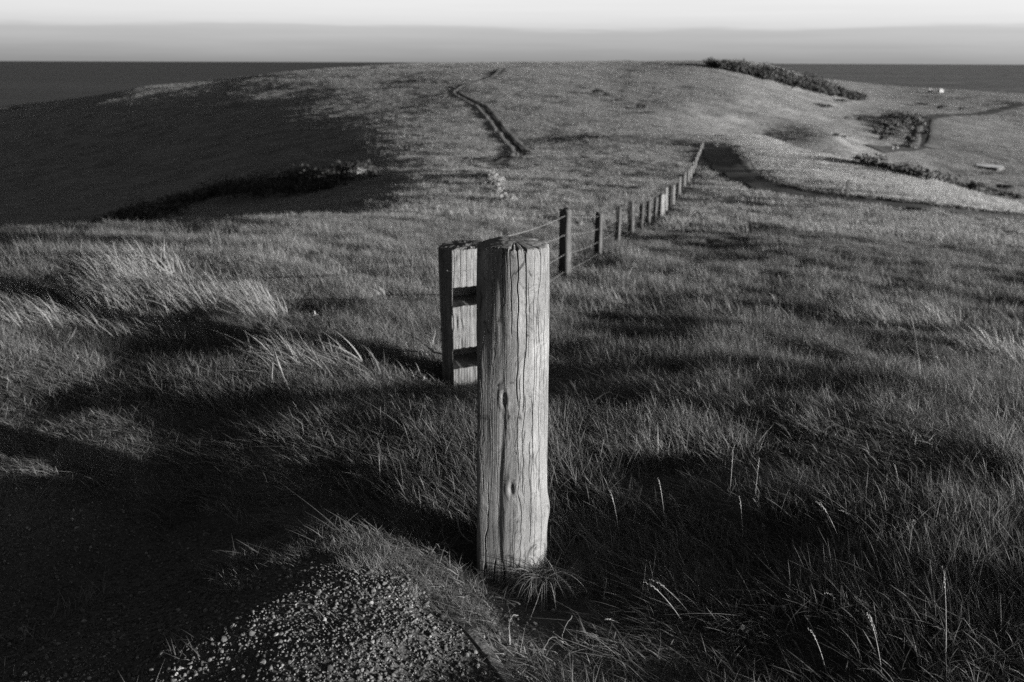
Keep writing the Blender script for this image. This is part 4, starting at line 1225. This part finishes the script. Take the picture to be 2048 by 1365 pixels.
# ------------------------------------------------------------------ sea
def build_sea():
    m, nt, out = new_mat('sea_water'); L = nt.links
    b = princ(nt, out, .5, .2)
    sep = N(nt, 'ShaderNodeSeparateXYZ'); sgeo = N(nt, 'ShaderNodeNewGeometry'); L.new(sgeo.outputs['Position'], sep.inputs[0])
    geo = N(nt, 'ShaderNodeNewGeometry')
    mp = N(nt, 'ShaderNodeMapping'); mp.inputs['Scale'].default_value = (.004, .012, 1)
    L.new(geo.outputs['Position'], mp.inputs['Vector'])
    n1 = N(nt, 'ShaderNodeTexNoise'); n1.inputs['Scale'].default_value = 1; n1.inputs['Detail'].default_value = 10
    L.new(mp.outputs[0], n1.inputs['Vector'])
    # sun-side brightness put into the water colour to the right, wind lanes all over
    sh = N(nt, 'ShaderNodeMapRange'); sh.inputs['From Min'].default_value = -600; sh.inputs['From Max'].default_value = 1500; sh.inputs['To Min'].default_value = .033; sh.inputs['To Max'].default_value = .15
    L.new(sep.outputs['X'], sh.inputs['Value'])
    mw = N(nt, 'ShaderNodeMapping'); mw.inputs['Scale'].default_value = (.00025, .0016, 1); L.new(geo.outputs['Position'], mw.inputs['Vector'])
    nw = N(nt, 'ShaderNodeTexNoise'); nw.inputs['Scale'].default_value = 1; nw.inputs['Detail'].default_value = 6; L.new(mw.outputs[0], nw.inputs['Vector'])
    rw = ramp(nt, nw.outputs[0], [(.3, .7), (.7, 1.3)])
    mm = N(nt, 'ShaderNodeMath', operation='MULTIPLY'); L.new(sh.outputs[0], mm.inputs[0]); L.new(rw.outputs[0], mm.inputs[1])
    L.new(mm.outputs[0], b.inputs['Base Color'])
    bp = N(nt, 'ShaderNodeBump'); bp.inputs['Strength'].default_value = .5; bp.inputs['Distance'].default_value = 30
    L.new(n1.outputs[0], bp.inputs['Height']); L.new(bp.outputs[0], b.inputs['Normal'])
    V = [(0, 0, -70)]; F = []
    rs = [3000, 12000, 50000]; n = 96
    for r_ in rs:
        for k in range(n):
            t = 2*math.pi*k/n
            V.append((r_*math.cos(t), r_*math.sin(t), -70))
    for k in range(n):
        F.append((0, 1+k, 1+(k+1) % n))
        for q in range(len(rs)-1):
            F.append((1+q*n+k, 1+(q+1)*n+k, 1+(q+1)*n+(k+1) % n, 1+q*n+(k+1) % n))
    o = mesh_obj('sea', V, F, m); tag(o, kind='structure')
build_sea()

# ------------------------------------------------------------------ light
SUN_AZ = R(62)      # to the right of straight behind the camera
SUN_EL = R(4.9)
sd = Vector((math.sin(SUN_AZ)*math.cos(SUN_EL), -math.cos(SUN_AZ)*math.cos(SUN_EL), math.sin(SUN_EL)))
ld = bpy.data.lights.new('sun', 'SUN'); ld.energy = 5.0; ld.angle = R(.5); ld.color = (1, .985, .96)
lo = bpy.data.objects.new('sun', ld); COL.objects.link(lo)
lo.rotation_euler = sd.to_track_quat('Z', 'Y').to_euler()
lo.location = (20, -10, 20)

def build_world():
    w = bpy.data.worlds.new('World'); scene.world = w; w.use_nodes = True
    nt = w.node_tree; nt.nodes.clear(); L = nt.links
    out = nt.nodes.new('ShaderNodeOutputWorld'); bg = nt.nodes.new('ShaderNodeBackground')
    L.new(bg.outputs[0], out.inputs[0])
    sky = nt.nodes.new('ShaderNodeTexSky'); sky.sky_type = 'NISHITA'; sky.sun_disc = False
    sky.sun_elevation = SUN_EL
    sky.sun_rotation = math.atan2(sd.x, sd.y)
    sky.altitude = 60; sky.air_density = 1.0; sky.dust_density = 1.5; sky.ozone_density = 1.0
    # black-and-white film behind a red filter: only the red of the sky counts
    sep = nt.nodes.new('ShaderNodeSeparateColor'); L.new(sky.outputs[0], sep.inputs[0])
    tc = nt.nodes.new('ShaderNodeTexCoord')
    sx = nt.nodes.new('ShaderNodeSeparateXYZ'); L.new(tc.outputs['Generated'], sx.inputs[0])
    # streaky cloud bank low over the sea
    mp = N(nt, 'ShaderNodeMapping'); mp.inputs['Scale'].default_value = (4.5, 4.5, 80)
    L.new(tc.outputs['Generated'], mp.inputs['Vector'])
    nz = N(nt, 'ShaderNodeTexNoise'); nz.inputs['Scale'].default_value = 1; nz.inputs['Detail'].default_value = 8; nz.inputs['Roughness'].default_value = .55
    L.new(mp.outputs[0], nz.inputs['Vector'])
    ma = N(nt, 'ShaderNodeMath', operation='MULTIPLY_ADD'); ma.inputs[1].default_value = .024; L.new(nz.outputs[0], ma.inputs[0])
    L.new(sx.outputs['Z'], ma.inputs[2])
    bank = ramp(nt, ma.outputs[0], [(0, 1.6), (.010, 1.42), (.027, 1.06), (.040, .92), (.0438, .94), (.0465, 1.12), (.054, 1.17), (.10, 1.2)])
    veil = ramp(nt, sx.outputs['Z'], [(0, 1), (.068, 1), (.11, .34), (1, .19)])
    m1 = N(nt, 'ShaderNodeMath', operation='MULTIPLY'); L.new(bank.outputs[0], m1.inputs[0]); L.new(veil.outputs[0], m1.inputs[1])
    m2 = N(nt, 'ShaderNodeMath', operation='MULTIPLY'); L.new(m1.outputs[0], m2.inputs[0]); L.new(sep.outputs[0], m2.inputs[1])
    # thin bright cloud thickening to the right
    mpw = N(nt, 'ShaderNodeMapping'); mpw.inputs['Scale'].default_value = (4, 4, 120); L.new(tc.outputs['Generated'], mpw.inputs['Vector'])
    nzw = N(nt, 'ShaderNodeTexNoise'); nzw.inputs['Scale'].default_value = 1; nzw.inputs['Detail'].default_value = 7; L.new(mpw.outputs[0], nzw.inputs['Vector'])
    wisp = ramp(nt, nzw.outputs[0], [(.35, .98), (.65, 1.02)])
    mwx = N(nt, 'ShaderNodeMath', operation='MULTIPLY'); L.new(m2.outputs[0], mwx.inputs[0]); L.new(wisp.outputs[0], mwx.inputs[1]); m2 = mwx
    sidec = ramp(nt, N(nt, 'ShaderNodeMapRange').outputs[0], [(0, .85), (1, 1.45)])
    mr = [n for n in nt.nodes if n.bl_idname == 'ShaderNodeMapRange'][0]; mr.inputs['From Min'].default_value = -.5; mr.inputs['From Max'].default_value = .5
    L.new(sx.outputs['X'], mr.inputs['Value'])
    m3 = N(nt, 'ShaderNodeMath', operation='MULTIPLY'); L.new(m2.outputs[0], m3.inputs[0]); L.new(sidec.outputs[0], m3.inputs[1]); m2 = m3
    cb = nt.nodes.new('ShaderNodeCombineColor')
    for k in range(3): L.new(m2.outputs[0], cb.inputs[k])
    L.new(cb.outputs[0], bg.inputs[0]); bg.inputs[1].default_value = .108
build_world()

vs = scene.view_settings
vs.view_transform = 'Standard'; vs.look = 'None'; vs.gamma = 1; vs.use_curve_mapping = False
vs.exposure = 1.35
scene.display_settings.display_device = 'sRGB'
scene.render.engine = 'CYCLES'
scene.cycles.use_denoising = False
scene.cycles.max_bounces = 4
scene.cycles.diffuse_bounces = 2
scene.cycles.glossy_bounces = 2
scene.cycles.transmission_bounces = 2
scene.cycles.use_adaptive_sampling = False
